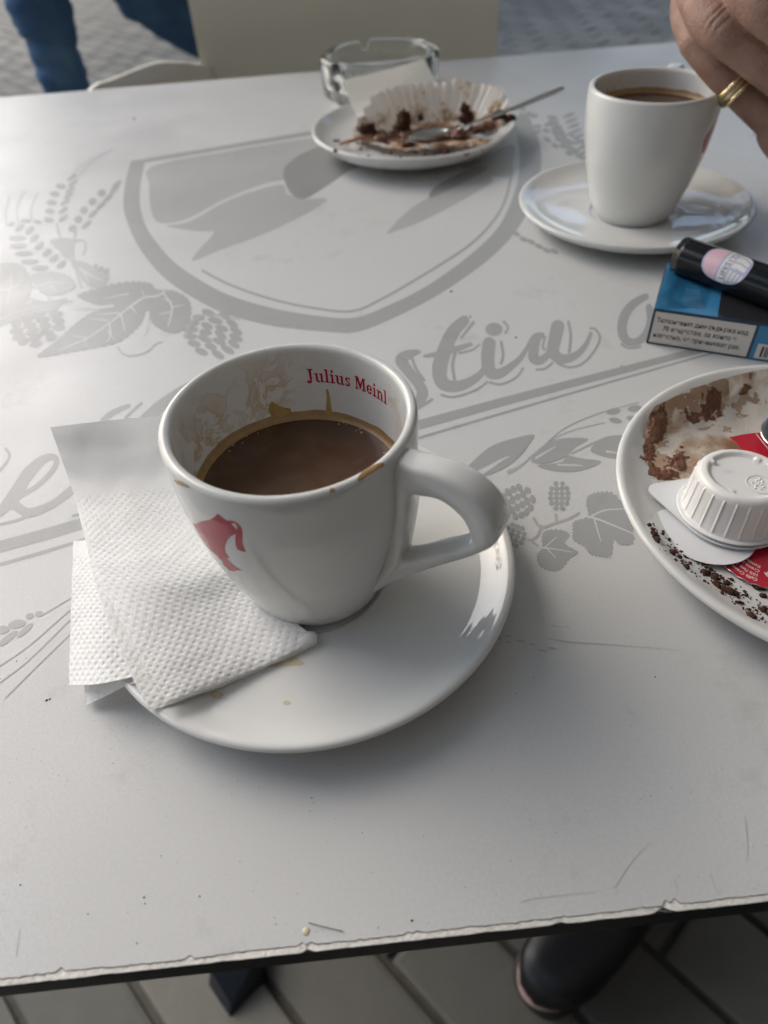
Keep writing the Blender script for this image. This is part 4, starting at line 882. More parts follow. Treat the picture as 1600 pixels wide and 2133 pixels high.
# ------------------------------------------------------------------ right plate: stained paper, creamer, lids, packet, spoon
q4 = q = [[P(1364, 846, 24), P(1450, 806, 27.5), P(1540, 780, 28.5), P(1650, 756, 30)], [P(1350, 872, 20.5), P(1440, 860, 17), P(1540, 850, 16), P(1650, 835, 18)], [P(1335, 925, 15), P(1420, 925, 12.5), P(1520, 920, 11.5), P(1650, 915, 12)], [P(1312, 968, 14), P(1400, 985, 11), P(1500, 1000, 10), P(1640, 1010, 10)], [P(1372, 1012, 11), P(1430, 1050, 9.6), P(1510, 1060, 9.4), P(1640, 1060, 9.6)]]
Vn, Fn, _, _ = patch(q, 120, 100, rough=.35, seed=21, edge=.8); sp_ = obj('stained_paper', Vn, Fn, m_napst, loc=P(1480, 900, 12)); tag(sp_, 'chocolate-stained paper wrapper covering the back of the right-hand plate', 'paper')
def smear(G, nrm, shp, blobs, hmax, seed, name, m_, parent=None, loc=None, fr=.16, thr=.35):
    """thick smear lying on a sheet: raised only where the blobs' field passes a ragged threshold"""
    f = np.zeros(len(G))
    for (x, y, a, b, g, k) in blobs:
        dx = G[:, 0]-x; dy = G[:, 1]-y; c_, s_ = math.cos(R(g)), math.sin(R(g)); u = (dx*c_+dy*s_)/a; v = (-dx*s_+dy*c_)/b; f = np.maximum(f, k*np.exp(-(u*u+v*v)))
    m = f > .05; nz = np.zeros(len(G)); nz[m] = [noise.noise(Vector((p[0]*fr, p[1]*fr, seed)))*.55+noise.noise(Vector((p[0]*fr*2.6, p[1]*fr*3.4, seed+3)))*.30+noise.noise(Vector((p[0]*fr*6, p[1]*fr*9, seed+5)))*.16 for p in G[m]]
    h = np.where(m, f+nz-thr, -1); hh = np.clip(h*2.0, 0, 1)**.8*hmax*(.75+.5*np.clip(nz+.3, 0, 1)); V = G+nrm*(np.where(h > 0, hh+.05, -.25))[:, None]
    idx = np.arange(len(G)).reshape(shp); q = np.stack([idx[:-1, :-1], idx[:-1, 1:], idx[1:, 1:], idx[1:, :-1]], -1).reshape(-1, 4); q = q[(h[q] > 0).any(1)]
    us = np.unique(q); mp = np.zeros(len(G), int); mp[us] = np.arange(len(us)); return obj(name, V[us], mp[q], m_, parent, loc=loc)
Gn, _, nn4, sh4 = patch(q4, 440, 380, rough=.35, seed=21)
def bl(px, py, z, a, b, g, k=1): p_ = P(px, py, z); return (p_[0], p_[1], a, b, g, k)
m_thinsm = mat('thin_brown_smear', (.47, .33, .23), .55, .35, noise_amt=.3, noise_scale=120)
th_ = smear(Gn, nn4, sh4, [bl(1376, 872, 19, 9, 7, 60), bl(1360, 905, 18, 12, 7, 70), bl(1345, 950, 15, 12, 8, 40), bl(1405, 968, 13, 12, 8, 20), bl(1470, 855, 17, 16, 9, 20, .9), bl(1545, 835, 17, 10, 5, 20, .7)], .10, 14, 'thin_smear', m_thinsm, sp_, thr=.42)
cs = smear(Gn, nn4, sh4, [bl(1376, 872, 19, 5, 3, 60), bl(1366, 895, 18, 7, 3.6, 70, 1.1), bl(1350, 925, 16, 6, 4, 80), bl(1328, 958, 15, 5, 3, 40), bl(1348, 975, 13, 8, 3.5, -30), bl(1390, 985, 12, 7, 4, 10, .8), bl(1415, 955, 13, 7, 4, 50, .9), bl(1480, 850, 17, 8, 5, 20, .62), bl(1440, 870, 16, 6, 3, 40, .5), bl(1545, 830, 17, 5, 2, 20, .5)], 1.15, 4, 'chocolate_smear', m_cream, loc=P(1370, 920, 14)); tag(cs, 'brown chocolate cream smears on the stained paper of the right plate', 'chocolate')
L = []
for k, (px, py, r) in enumerate(((1352, 1093, 1.5), (1362, 1112, 2.2), (1368, 1125, 2.0), (1400, 1150, 2), (1416, 1160, 1.2), (1430, 1181, 1.6), (1468, 1193, 2.3), (1475, 1191, 1.4), (1490, 1203, 2.2), (1493, 1217, 2.4), (1514, 1214, 1.8), (1508, 1228, 2.2), (1520, 1233, 2.6), (1532, 1236, 1.8), (1582, 1222, 3.0), (1575, 1214, 1.8), (1590, 1240, 1.8), (1480, 1184, 1), (1360, 1103, 1.5), (1524, 1207, 1.1), (1565, 1283, 2.4), (1590, 1270, 2.2))): L.append(lump(on_plate(px, py, C4, pz4, .3), r*.75, 50+k, .5))
for k in range(220):
    px = random.uniform(1360, 1600); py = 1110+(px-1360)*.72+random.uniform(-20, 26); L.append(lump(on_plate(px, py, C4, pz4, .1), random.choice([.2, .3, .35, .5, .8]), k*1.3, .5, 1))
cc = objm('cake_crumbs', L, m_choc, loc=(140, 170, 10)); tag(cc, 'dark chocolate crumbs on the front of the right-hand plate', 'crumbs', kind='stuff')
def tabdisc(cx, cy, z, r, tab, tabang, name, label, m_, th=.35, tilt=(0, 0), cat='lid', scal=0, px_is=True):
    c = P(cx, cy, z) if px_is else np.array([cx, cy, z]); n = 72; loop = []
    for k in range(n):
        a = 2*math.pi*k/n; d = (a-tabang+math.pi) % (2*math.pi)-math.pi; q = r
        if abs(d) < R(52): q = r/math.cos(d)*.0+max(r, min((r)/max(.2, math.cos(R(52)-abs(d))), tab-(tab*.18)*(abs(d)/.16)**2*.12))
        q *= 1+scal*math.cos(28*a); loop.append((c[0]+q*math.cos(a), c[1]+q*math.sin(a), c[2]+tilt[0]*q*math.cos(a)+tilt[1]*q*math.sin(a)))
    V = loop+[(x_, y_, z_-th) for x_, y_, z_ in loop]; Fc = [list(range(n)), list(range(2*n-1, n-1, -1))]+[[k, k+n, (k+1) % n+n, (k+1) % n] for k in range(n)]
    o = obj(name, V, Fc, m_, loc=c, smooth=False); return tag(o, label, cat), c
l2, c_l2 = tabdisc(1475, 1105, 13.0, 18.5, 27, R(180-12), 'foil_lid', 'white underside of a peeled foil lid beneath the upturned creamer', m_foil, tilt=(-.0, -.02))
rl_, c_rl = tabdisc(1592, 1150, 11.6, 18.5, 19, R(30), 'foil_lid', 'round red foil lid with white print, half under the creamer', m_redfoil, scal=.012, tilt=(0, .0))
gx, gy = np.meshgrid(np.linspace(-25, 145, 260), np.linspace(640, 765, 200)); gz = np.interp(np.hypot(gx-LC[0], gy-LC[1]), [0, 45, 70], [11.0, 12.0, 17]); G_ = np.stack([gx, gy, gz], -1).reshape(-1, 3); nu_ = np.tile([0, 0, 1.], (len(G_), 1))
smear(G_, nu_, gx.shape, [(62, 696, 40, 20, 0, 1.0), (20, 690, 18, 9, 0, .8), (110, 702, 18, 12, 20, .9), (55, 675, 30, 7, 0, .6)], 5.5, 8, 'cake_smear', m_cream, ckt, fr=.07, thr=.62)
# print on the red lid
zc = c_rl[2]+.04; pr_ = []
for rr_, s_, a_ in ((16.2, 'Caffè Crema. Kaffeesahne', 1.18), (13.8, '10% Fett. UHT cream 10% fat', 1.12), (11.4, 'Crema per caffè, ultra', 1.10), (9.0, 'Konditor sahne', 1.15)):
    V2, T2 = text2d(s_, 2.1, .02); V2 = V2-np.array([0, 0, 0]); A0 = R(178)
    # reads along the left edge, clockwise from lower left
    W3 = []
    for v in V2: aa = R(238)-v[0]/rr_*1.0; W3.append((c_rl[0]+(rr_+v[1]-1)*math.cos(aa), c_rl[1]+(rr_+v[1]-1)*math.sin(aa), zc))
    pr_.append((W3, T2))
V2, T2 = text2d('Julius Meinl', 2.2, .03); pr_.append((np.stack([c_rl[0]-1.0+V2[:, 0]*.98-V2[:, 1]*.1, c_rl[1]-8.2+V2[:, 1]+V2[:, 0]*.1, zc+0*V2[:, 0]], 1), T2))
V2, T2 = text2d('KAFFEE', 3.3, .06); pr_.append((np.stack([c_rl[0]-4.4+V2[:, 0]*.98-V2[:, 1]*.1, c_rl[1]-12.3+V2[:, 1]+V2[:, 0]*.1, zc+0*V2[:, 0]], 1), T2))
V2, T2 = text2d('COFFEE', 2.0, .04); pr_.append((np.stack([c_rl[0]-2.2+V2[:, 0]*.98-V2[:, 1]*.1, c_rl[1]-14.6+V2[:, 1]+V2[:, 0]*.1, zc+0*V2[:, 0]], 1), T2))
objm('white_lettering', pr_, m_white, rl_, smooth=False)
objm('foil_edge', [tube([(c_rl[0]+18.5*math.cos(a), c_rl[1]+18.5*math.sin(a), c_rl[2]-.1+.25*math.sin(a*23)) for a in np.linspace(R(150), R(300), 60)], .22, 5)], m_silver, rl_)
# red packet
q = [[P(1519, 911, 16), P(1560, 903, 17), P(1620, 900, 18), P(1680, 900, 19)], [P(1540, 930, 15.5), P(1580, 935, 16.5), P(1625, 940, 17), P(1690, 945, 18)], [P(1560, 975, 14), P(1600, 980, 15), P(1640, 985, 15), P(1700, 990, 15)]]
Vn, Fn, _, _ = patch(q, 40, 30, rough=.08, seed=31); rp = obj('sugar_packet', Vn, Fn, m_redfoil, loc=P(1580, 930, 15)); tag(rp, 'shiny red paper packet corner behind the white creamer', 'packet')
V = [P(1574, 903.5, 17.6), P(1576, 903.5, 17.6), P(1602, 936, 17.4), P(1600, 936, 17.4)]; obj('white_fold', V, [[3, 2, 1, 0]], m_white, rp)
# creamer pot upside down
cw = P(1522, 1062, 15.2); cre = empty('creamer_pot', 'upturned white plastic creamer pot with ribbed sides on the right plate', 'creamer', cw)
n = 384; pr = np.array([(19.8, 0), (21.2, .1), (21.3, .8), (20.2, 1.0), (19.4, 1.3), (18.9, 4), (18.4, 10), (17.9, 16.5), (17.6, 17.8), (17.2, 18.8), (16.2, 19.7), (14.8, 20.1), (13.9, 20.0), (13.2, 19.3), (12.6, 18.9), (11.8, 18.8), (6, 18.8), (0, 18.8)])
pr = crom(pr, 2); pr[:, 0] = np.maximum(pr[:, 0], 0); V, Fc = lathe(pr, n, cap=False); V = np.array(V).reshape(len(pr), n, 3)
for i in range(len(pr)):
    for j in range(n):
        a = 2*math.pi*j/n; z = V[i, j, 2]; r = pr[i, 0]
        if 1.6 < z < 17.5 and r > 16: k = max(0, math.cos(a*24))**10; V[i, j, :2] *= 1+.028*k
        if r > 11.9 and z > 18.2:
            d = (a % (math.pi/2)); br = math.exp(-((d-math.pi/4)/.10)**4)
            if 11.9 < r < 14.4: V[i, j, 2] += br*(20.0-z)
tl = np.array([[1, 0, 0], [0, 1, 0], [-.02, -.05, 1.]])
obj('pot_body', (V.reshape(-1, 3)@tl.T)+cw, Fc, m_plast, cre)
em = []
em.append((lathe([(5.2, 18.95), (5.5, 19.12), (5.8, 18.95)], 40, cap=False)))
em2 = []
for k in range(14): a = k*2.4; r_ = 1.1*math.sqrt(k); em2.append(lathe([(.55, 18.82), (.35, 19.1), (0, 19.15)], 8, (r_*math.cos(a), r_*math.sin(a), 0), cap=False))
V, Fc = join([xf(e, 0, (4.2, -5.5, 0)) for e in em+em2]); V2, T2 = text2d('57', 3.2, .05); Vt = np.stack([-7.5+V2[:, 0]*.7+V2[:, 1]*.7, 4+V2[:, 1]*.7-V2[:, 0]*.7, 18.95+0*V2[:, 0]], 1)
objm('embossing', [((V@tl.T)+cw, Fc), ((Vt@tl.T)+cw, T2)], m_plast, cre)
# its still attached lid with the pull tab to the left
c_ = cw; n = 90; loop = []
tp = P(1352, 1014, 15.6)-cw; ta = math.atan2(tp[1], tp[0]); tL = math.hypot(tp[0], tp[1])
for k in range(n):
    a = 2*math.pi*k/n; loop.append((21.6*math.cos(a), 21.6*math.sin(a)))
rt = 4.5; cc_ = np.array([(tL-rt)*math.cos(ta), (tL-rt)*math.sin(ta)]); circ_ = [(cc_[0]+rt*math.cos(2*math.pi*k/40), cc_[1]+rt*math.sin(2*math.pi*k/40)) for k in range(40)]
def hull(pts):
    pts = sorted(set(pts)); cr_ = lambda o, a, b: (a[0]-o[0])*(b[1]-o[1])-(a[1]-o[1])*(b[0]-o[0])
    def half(p):
        h = []
        for q in p:
            while len(h) > 1 and cr_(h[-2], h[-1], q) <= 0: h.pop()
            h.append(q)
        return h[:-1]
    return half(pts)+half(pts[::-1])
hl = hull(loop+circ_); n = len(hl); V = [(x_, y_, -.02) for x_, y_ in hl]+[(x_, y_, -.5) for x_, y_ in hl]
obj('pull_tab_lid', np.array(V)+cw, [list(range(n)), list(range(2*n-1, n-1, -1))]+[[k, k+n, (k+1) % n+n, (k+1) % n] for k in range(n)], m_foil, cre, smooth=False)
spoon(None, P(1684, 880, 28), P(1744, 850, 31), P(1840, 800, 40), P(1940, 760, 50), 13, 'teaspoon', 'steel teaspoon bowl peeking in at the right edge above the creamer', bl=21)

# ------------------------------------------------------------------ cigarette pack and black lighter
a0_ = P(1345, 715, 0); a1_ = P(1600, 755, 0); ex = (a1_-a0_); ex[2] = 0; ex /= np.linalg.norm(ex); ey = np.array([-ex[1], ex[0], 0]); PH = 22.0
pk = empty('cigarette_pack', 'blue and black cigarette pack with white warning label, under the black lighter', 'cigarette pack', a0_)
def L3(x, y, z): return a0_+ex*x+ey*y+np.array([0, 0, z])
def pbox(x0, y0, z0, x1, y1, z1, bev=0):
    V, Fc = box(x0, y0, z0, x1, y1, z1, bev); return [L3(*v) for v in V], Fc
objm('box', [pbox(0, 0, 0, 92, 57, PH, .6)], m_navy, pk, smooth=False)
def sheet(x0, x1, y0, y1, z, m_, name): obj(name, [L3(x0, y0, z), L3(x1, y0, z), L3(x1, y1, z), L3(x0, y1, z)], [[0, 1, 2, 3]], m_, pk, smooth=False)
def front(x0, x1, z0, z1, y, m_, name): obj(name, [L3(x0, y, z0), L3(x1, y, z0), L3(x1, y, z1), L3(x0, y, z1)], [[0, 1, 2, 3]], m_, pk, smooth=False)
sheet(.7, 33, .8, 56.2, PH+.05, m_blue, 'blue_panel'); sheet(33, 91, .8, 56.2, PH+.05, m_packdark, 'dark_panel')
front(1.4, 53.2, 1.4, 20.6, -.05, m_label, 'warning_label'); front(54.6, 91, .8, 21, -.04, m_blue, 'blue_side'); front(57, 90, 1.6, 10.5, -.08, m_label, 'barcode_label')
bars = []; x = 59.5
while x < 86:
    wd = random.choice([.35, .35, .7, 1.1]); bars.append(([L3(x, -.11, 2.6), L3(x+wd, -.11, 2.6), L3(x+wd, -.11, 9), L3(x, -.11, 9)], [[0, 1, 2, 3]])); x += wd+random.choice([.35, .6, .9])
objm('barcode', bars, m_ink, pk, smooth=False)
tx = []
for i, (s_, xl, wd) in enumerate((('Тютюневият дим съдържа над', 3.0, 47.5), ('70 вещества, за които е', 7.2, 38.5), ('известно, че причиняват рак.', 3.0, 46.0))):
    V2, T2 = text2d(s_, 4.1, .05); mn, mx = V2[:, 0].min(), V2[:, 0].max(); k = wd/(mx-mn)
    tx.append(([L3(xl+(v[0]-mn)*k, -.09, 14.4-i*4.7+v[1]) for v in V2], T2))
objm('warning_text', tx, m_ink, pk, smooth=False)
bk = mat('pack_pale_blue', (.10, .24, .38), .3, .5)
V2, T2 = text2d('BLUE', 5, .1); lns = [([L3(14, 8+i*2.1, PH+.09), L3(25-.4*i, 8+i*2.1, PH+.09), L3(25-.4*i, 9+i*2.1, PH+.09), L3(14, 9+i*2.1, PH+.09)], [[0, 1, 2, 3]]) for i in range(10)]
objm('pale_stripes', lns, bk, pk, smooth=False)
# cellophane: crumpled thin clear sleeve on the top corner
q = [[L3(.3, 57.4, PH+.9), L3(12, 57.2, PH+.7), L3(26, 57, PH+.5)], [L3(-.3, 30, PH+1.3), L3(12, 32, PH+.6), L3(26, 30, PH+.5)], [L3(-.4, .2, PH+.8), L3(12, 4, PH+.5), L3(26, 8, PH+.4)]]
Vn, Fn, nn_, _ = patch(q, 60, 90, rough=.16, seed=41); m_c2 = mat('clear_film', (1, 1, 1), .05, .5)
def film(m, n, b, tc, last):
    out = n.nodes['Material Output']; t = N(n, 'ShaderNodeBsdfTransparent'); g = N(n, 'ShaderNodeBsdfGlossy'); g.inputs['Roughness'].default_value = .06
    fr = N(n, 'ShaderNodeFresnel'); fr.inputs[0].default_value = 1.2; mx = N(n, 'ShaderNodeMixShader'); n.links.new(fr.outputs[0], mx.inputs[0]); n.links.new(t.outputs[0], mx.inputs[1]); n.links.new(g.outputs[0], mx.inputs[2]); n.links.new(mx.outputs[0], out.inputs[0])
m_film = mat('clear_film', (1, 1, 1), .05, .5, build=film)
obj('cellophane', Vn, Fn, m_film, pk)
# lighter: black round tube lying across the pack
lc0 = P(1424, 532, PH+10.4); lc1 = P(1640, 611, PH+10.4); ld = lc1-lc0; Lh = 95.0; ld /= np.linalg.norm(ld); ls = np.cross([0, 0, 1], ld); lu = np.array([0, 0, 1.]); LR = 10.2
lt = empty('lighter', 'black tube-shaped lighter with round pink and lilac sticker on the pack', 'lighter', lc0-np.array([0, 0, LR]))
prl = [(0, -.2), (6, 0), (8.6, .35), (9.7, 1.2), (LR, 3), (LR, 60), (LR, Lh-3), (9.6, Lh-.6), (8, Lh), (0, Lh)]
V, Fc = lathe(crom(np.array(prl), 3)*np.array([1, 1]), 64, cap=False); V = np.array(V); V[:, :2] *= 1
W = lc0+V[:, 2:3]*ld+V[:, 0:1]*ls+V[:, 1:2]*lu; obj('barrel', W, [f[::-1] for f in Fc], m_black, lt)
def on_l(x, t, off=.04): a = t/LR; return lc0+ld*x+(ls*math.sin(a)+lu*math.cos(a))*(LR+off)   # x along, t around (mm)
def lsurf(loops, off, name, m_, ml=1.2):
    pr_ = []
    for l in loops:
        V2, T2 = fillpoly([l] if not isinstance(l[0][0], (list, tuple)) else l); V2, T2 = subdiv2d(V2, T2, ml); W = np.array([on_l(v[0], v[1], off) for v in V2]); out = []
        for t in T2:
            n_ = np.cross(W[t[1]]-W[t[0]], W[t[2]]-W[t[0]]); m = W[list(t)].mean(0)-lc0; m = m-ld*(m@ld); out.append(list(t) if n_@m > 0 else list(t)[::-1])
        pr_.append((W, out))
    return objm(name, pr_, m_, lt)
sx0, st0 = 29.5, -7.5          # sticker centre: along the barrel, and round towards the viewer
def SE(rx, ry, n=40, cx=0, p=2.4): return [(sx0+cx+rx*math.copysign(abs(math.cos(a))**(2/p), math.cos(a)), st0+ry*math.copysign(abs(math.sin(a))**(2/p), math.sin(a))) for a in np.linspace(0, 2*np.pi, n, endpoint=False)]
lsurf([SE(13.4, 10.6)], .05, 'sticker', m_lil)
lsurf([[p for p in SE(12.5, 9.8, 60) if p[0] < sx0-2.2]+[(sx0-2.2, st0-9.6)][:0]], .08, 'sticker_pink_half', m_pink)
lsurf([[(sx0-2.0, st0-10.0), (sx0+2.6, st0-10.2), (sx0+2.6, st0+11.6), (sx0-2.0, st0+11.2)]], .09, 'sticker_band', m_pale)
pa = []
for t0, t1 in ((6.6, 9.0), (2.4, 5.8), (-1.4, 1.6)): pa.append([(sx0+3.4, st0+t0), (sx0+7, st0+t0+.5), (sx0+11.4, st0+t0*.8-.6), (sx0+11.6, st0+t1*.72-.6), (sx0+7, st0+t1+.4), (sx0+3.4, st0+t1)])
for i in range(4): pa.append([(sx0+3.6+i*2.5, st0-2.6-i*.3), (sx0+5.3+i*2.3, st0-2.6-i*.4), (sx0+4.6+i*2.2, st0-8.2+i*.5), (sx0+3.2+i*2.2, st0-8.8+i*.6)])
lsurf(pa, .10, 'sticker_stripes', m_pale)
V2, T2 = text2d('LIFESTYLE', 4.0, .08); k = 19/(V2[:, 0].max()); W = np.array([on_l(sx0+2.2-v[1], st0-8.6+v[0]*k, .13) for v in V2]); obj('sticker_text', W, [f for f in T2], m_ind, lt, smooth=False)

# ------------------------------------------------------------------ people
def union(parts, voxel):
    V, Fc = join(parts); me = bpy.data.meshes.new('u'); me.from_pydata((V/1000).tolist(), [], Fc); o = bpy.data.objects.new('u', me); COL.objects.link(o)
    m = o.modifiers.new('r', 'REMESH'); m.mode = 'VOXEL'; m.voxel_size = voxel/1000
    s = o.modifiers.new('s', 'SMOOTH'); s.factor = .5; s.iterations = 7
    V, Fc = evalmesh(o); bpy.data.objects.remove(o); return V*1000, Fc
def ball(c, r, sx=1, sy=1, sz=1):
    bm = bmesh.new(); bmesh.ops.create_icosphere(bm, subdivisions=3, radius=1); V = [(c[0]+v.co.x*r*sx, c[1]+v.co.y*r*sy, c[2]+v.co.z*r*sz) for v in bm.verts]; bm.verts.index_update(); Fc = [[v.index for v in f.verts] for f in bm.faces]; bm.free(); return V, Fc
def limb(pts, rad, n=16, sub=6):
    p = crom(pts, sub); r = np.interp(np.linspace(0, 1, len(p)), np.linspace(0, 1, len(rad)), rad); return [tube(p, r, n), ball(p[0], r[0]), ball(p[-1], r[-1])]
def H(px, py, d): return PD(px, py, d)
hand = []
# ring finger: knuckle far back, middle joint near the cup rim, folded away behind
hand += limb([H(1700, 345, 452), H(1612, 258, 446), H(1540, 190, 441), H(1492, 140, 438), H(1452, 85, 437)], [12.5, 10.2, 9.6, 9.8, 10.6])
hand += limb([H(1452, 85, 437), H(1428, 30, 446), H(1436, -40, 458), H(1480, -90, 462)], [10.4, 9.2, 8.6, 8.0])
# middle finger, nearer to us
hand += limb([H(1730, 230, 425), H(1640, 165, 420), H(1560, 108, 416), H(1500, 62, 415), H(1466, 20, 420)], [14.5, 12.2, 11.4, 12.0, 11.8])
hand += limb([H(1466, 20, 420), H(1440, -30, 432), H(1462, -100, 446), H(1520, -150, 452)], [11.4, 9.8, 9.2, 8.4])
# index finger, nearest, top right
hand += limb([H(1740, 120, 398), H(1660, 60, 392), H(1590, 8, 390), H(1552, -50, 396), H(1560, -130, 415)], [15, 13.6, 12.8, 12.4, 10])
# little finger curled below
hand += limb([H(1740, 420, 455), H(1680, 360, 452), H(1632, 310, 452), H(1608, 268, 458), H(1640, 220, 468)], [12, 10.6, 9.6, 9.4, 8])
# thumb, on the far side
hand += limb([H(1900, 120, 470), H(1780, 20, 478), H(1660, -70, 480), H(1590, -130, 478)], [15, 13, 11, 9])
# palm and wrist
hand += limb([H(1735, 235, 428), H(1850, 260, 440), H(1980, 270, 455), H(2150, 260, 475)], [20, 27, 27, 24]); hand += limb([H(1745, 380, 452), H(1850, 360, 455), H(1980, 320, 462), H(2120, 290, 475)], [14, 20, 24, 24])
hand += limb([H(1745, 120, 400), H(1850, 170, 420), H(1980, 220, 445)], [16, 24, 25])
wr = H(2150, 265, 475); el = np.array([760., 640., 40.]); sh_ = np.array([800., 900., 330.])
hand += limb([wr, wr*.5+el*.5+np.array([0, 0, 6]), el, el*.5+sh_*.5, sh_], [25, 34, 44, 48, 58], 20)
V, Fc = union(hand, 1.15)
V = np.array(V)
# knuckle creases carved into the skin
def carve(V, c, axis, dirr, span, depth, n_, half, wig=.8):
    c = np.array(c); axis = axis/np.linalg.norm(axis); d = V-c; x = d@axis; view = FW; side = np.cross(axis, view); side /= np.linalg.norm(side); y = d@side; z = d@view
    m = (np.abs(x) < span*1.3) & (np.abs(y) < half*1.2) & (z < 6) & (z > -22)
    w_ = np.exp(-(x/span)**2*1.5)*np.exp(-(y/half)**4)*m
    wob = np.array([noise.noise(Vector((p[0]*.12, p[1]*.12, p[2]*.12)))*wig for p in V[m]]); ph = np.zeros(len(V)); ph[m] = wob
    g = np.cos((x/span*n_+ph+.25*(y/half)**2*np.sign(x))*math.pi)
    return V+view[None]*((np.clip(g, 0, 1)**3)*depth*w_)[:, None]-view[None]*(.9*np.exp(-(x/(span*1.2))**2)*np.exp(-(y/half)**2)*m)[:, None]
V = carve(V, H(1486, 62, 415), H(1560, 108, 416)-H(1466, 20, 420), None, 8.5, 1.0, 3.6, 9)
V = carve(V, H(1490, 150, 438), H(1540, 190, 441)-H(1455, 90, 437), None, 10, .55, 3.5, 8)
V = carve(V, H(1570, 118, 416), H(1640, 165, 420)-H(1560, 108, 416), None, 9, .25, 5, 10)
per = empty('person', 'person at the right reaching over the far cup, two gold rings on a bent finger', 'person', (760, 960, GZ))
obj('hand', V, Fc, m_skin, per)
rg = []
rax = H(1500, 148, 438.5)-H(1590, 238, 445); rax /= np.linalg.norm(rax); ru = np.cross(rax, [0, 0, 1]); ru /= np.linalg.norm(ru); rv = np.cross(ru, rax)
def ringp(c, rr, prof_):
    V = []; n = 64; m = len(prof_)
    for k in range(n):
        a = 2*math.pi*k/n; rad = ru*math.cos(a)+rv*math.sin(a)
        for dx, dr in prof_: V.append(c+rax*dx+rad*(rr+dr))
    Fc = [[k*m+j, k*m+(j+1) % m, ((k+1) % n)*m+(j+1) % m, ((k+1) % n)*m+j] for k in range(n) for j in range(m)]; return V, Fc
rc = (H(1526, 176, 440.5)+H(1534, 184, 440.8))/2
ci = lambda r: [(r*math.cos(a), r*math.sin(a)) for a in np.linspace(0, 2*np.pi, 12, endpoint=False)]
for off_, lab in ((3.1, 'outer gold ring band nearest the fingertip'), (-3.1, 'inner gold ring band nearest the knuckle')): objm('ring_band', [ringp(rc+rax*off_, 10.9, ci(1.4))], m_gold, per)
objm('ring_centre', [ringp(rc, 10.55, [(1.5*math.cos(a), .55*math.sin(a)) for a in np.linspace(0, 2*np.pi, 12, endpoint=False)])], mat('brushed_gold', (.78, .66, .45), .35, .5, metal=1, noise_amt=.2, noise_scale=600), per)
hs_ = []
for k in range(26):
    b0 = H(1535+random.uniform(0, 60), 236+random.uniform(0, 60)*.9, 446); bx = random.uniform(0, 1); b0 = H(1545+bx*45, 228+bx*62+random.uniform(-8, 8), 447); hs_.append(tube([b0, b0+np.array([-1.2, -.5, -1.5])*random.uniform(.6, 1.5), b0+np.array([-2.6, -1.5, -2.6])*random.uniform(.6, 1.5)], [.09, .07, .03], 4))
objm('finger_hair', hs_, m_hair, per)['kind'] = 'stuff'
# sleeve, torso, legs of the same person (seated, out of frame)
slv = limb([wr*.62+el*.38, wr*.3+el*.7, el, el*.5+sh_*.5, sh_], [40, 46, 54, 60, 74], 20)
tor = limb([np.array([860, 980, -250]), np.array([850, 985, 0]), np.array([845, 975, 240]), np.array([850, 965, 360])], [150, 140, 150, 90], 20)
tor += limb([sh_, np.array([850, 1000, 340]), np.array([880, 1130, 320])], [75, 80, 75]); tor += limb([np.array([880, 1130, 320]), np.array([830, 1150, 80]), np.array([720, 1080, 20])], [62, 52, 44])
V, Fc = union(slv+tor, 9); obj('shirt', V, Fc, m_shirt, per)
hd = limb([np.array([850, 965, 400]), np.array([840, 955, 470])], [56, 55]); hd.append(ball((815, 945, 560), 100, .82, .95, 1.2)); hd.append(ball((728, 925, 548), 13, 1.3, .8, 1)); V, Fc = union(hd, 6); obj('head', V, Fc, m_skin, per)
objm('hair', [ball((832, 952, 590), 103, .88, .92, 1.02)], m_hair, per)
lg_ = limb([np.array([860, 930, -270]), np.array([520, 640, -260]), np.array([340, 450, -500]), np.array([215, 300, GZ+85])], [90, 72, 58, 48]); lg_ += limb([np.array([860, 1050, -270]), np.array([600, 1060, -275]), np.array([560, 1060, -500]), np.array([560, 1070, GZ+70])], [90, 72, 58, 48])
V, Fc = union(lg_, 9); obj('trousers', V, Fc, m_cloth, per)
def shoe(c, ang, Ln=280, m_=None, z0=GZ):
    """laced leather shoe: last-shaped upper"""
    pr_ = []; m = 26; V = []; Fc = []; K = 20
    for i in range(m):
        t = i/(m-1); x = t*Ln; w_ = np.interp(t, [0, .04, .15, .4, .65, .82, .94, 1], [8, 24, 33, 31, 42, 45, 34, 12]); h = np.interp(t, [0, .05, .25, .4, .6, .8, .95, 1], [45, 82, 95, 88, 62, 46, 34, 14])
        for k in range(K):
            a = 2*math.pi*k/K; cy = math.copysign(abs(math.cos(a))**.8, math.cos(a))*w_; sz = math.sin(a); zz_ = 14+h/2+math.copysign(abs(sz)**.75, sz)*h/2 if sz > 0 else 14+h/2*(1-abs(sz)**.6)
            V.append((x-Ln*.25, cy, zz_))
    for i in range(m-1):
        for k in range(K): Fc.append([i*K+k, i*K+(k+1) % K, (i+1)*K+(k+1) % K, (i+1)*K+k])
    Fc.append(list(range(K-1, -1, -1))); Fc.append([(m-1)*K+k for k in range(K)])
    sol = []
    loop = [(x_*Ln-Ln*.25, w_) for x_, w_ in ((.02, 0), (.05, 20), (.15, 29), (.4, 27), (.65, 38), (.85, 40), (.97, 30), (1.012, 0))]; loop = loop+[(x_, -y_) for x_, y_ in loop[-2:0:-1]]; lp = crom(np.array(loop), 5, True); n_ = len(lp)
    SV = [(x_, y_, 0) for x_, y_ in lp]+[(x_, y_, 17) for x_, y_ in lp]; SF = [list(range(n_)), list(range(2*n_-1, n_-1, -1))]+[[(k+1) % n_, k, k+n_, (k+1) % n_+n_] for k in range(n_)]
    f = lambda p: xf(p, ang, (c[0], c[1], z0)); return f((V, Fc)), f((SV, SF))
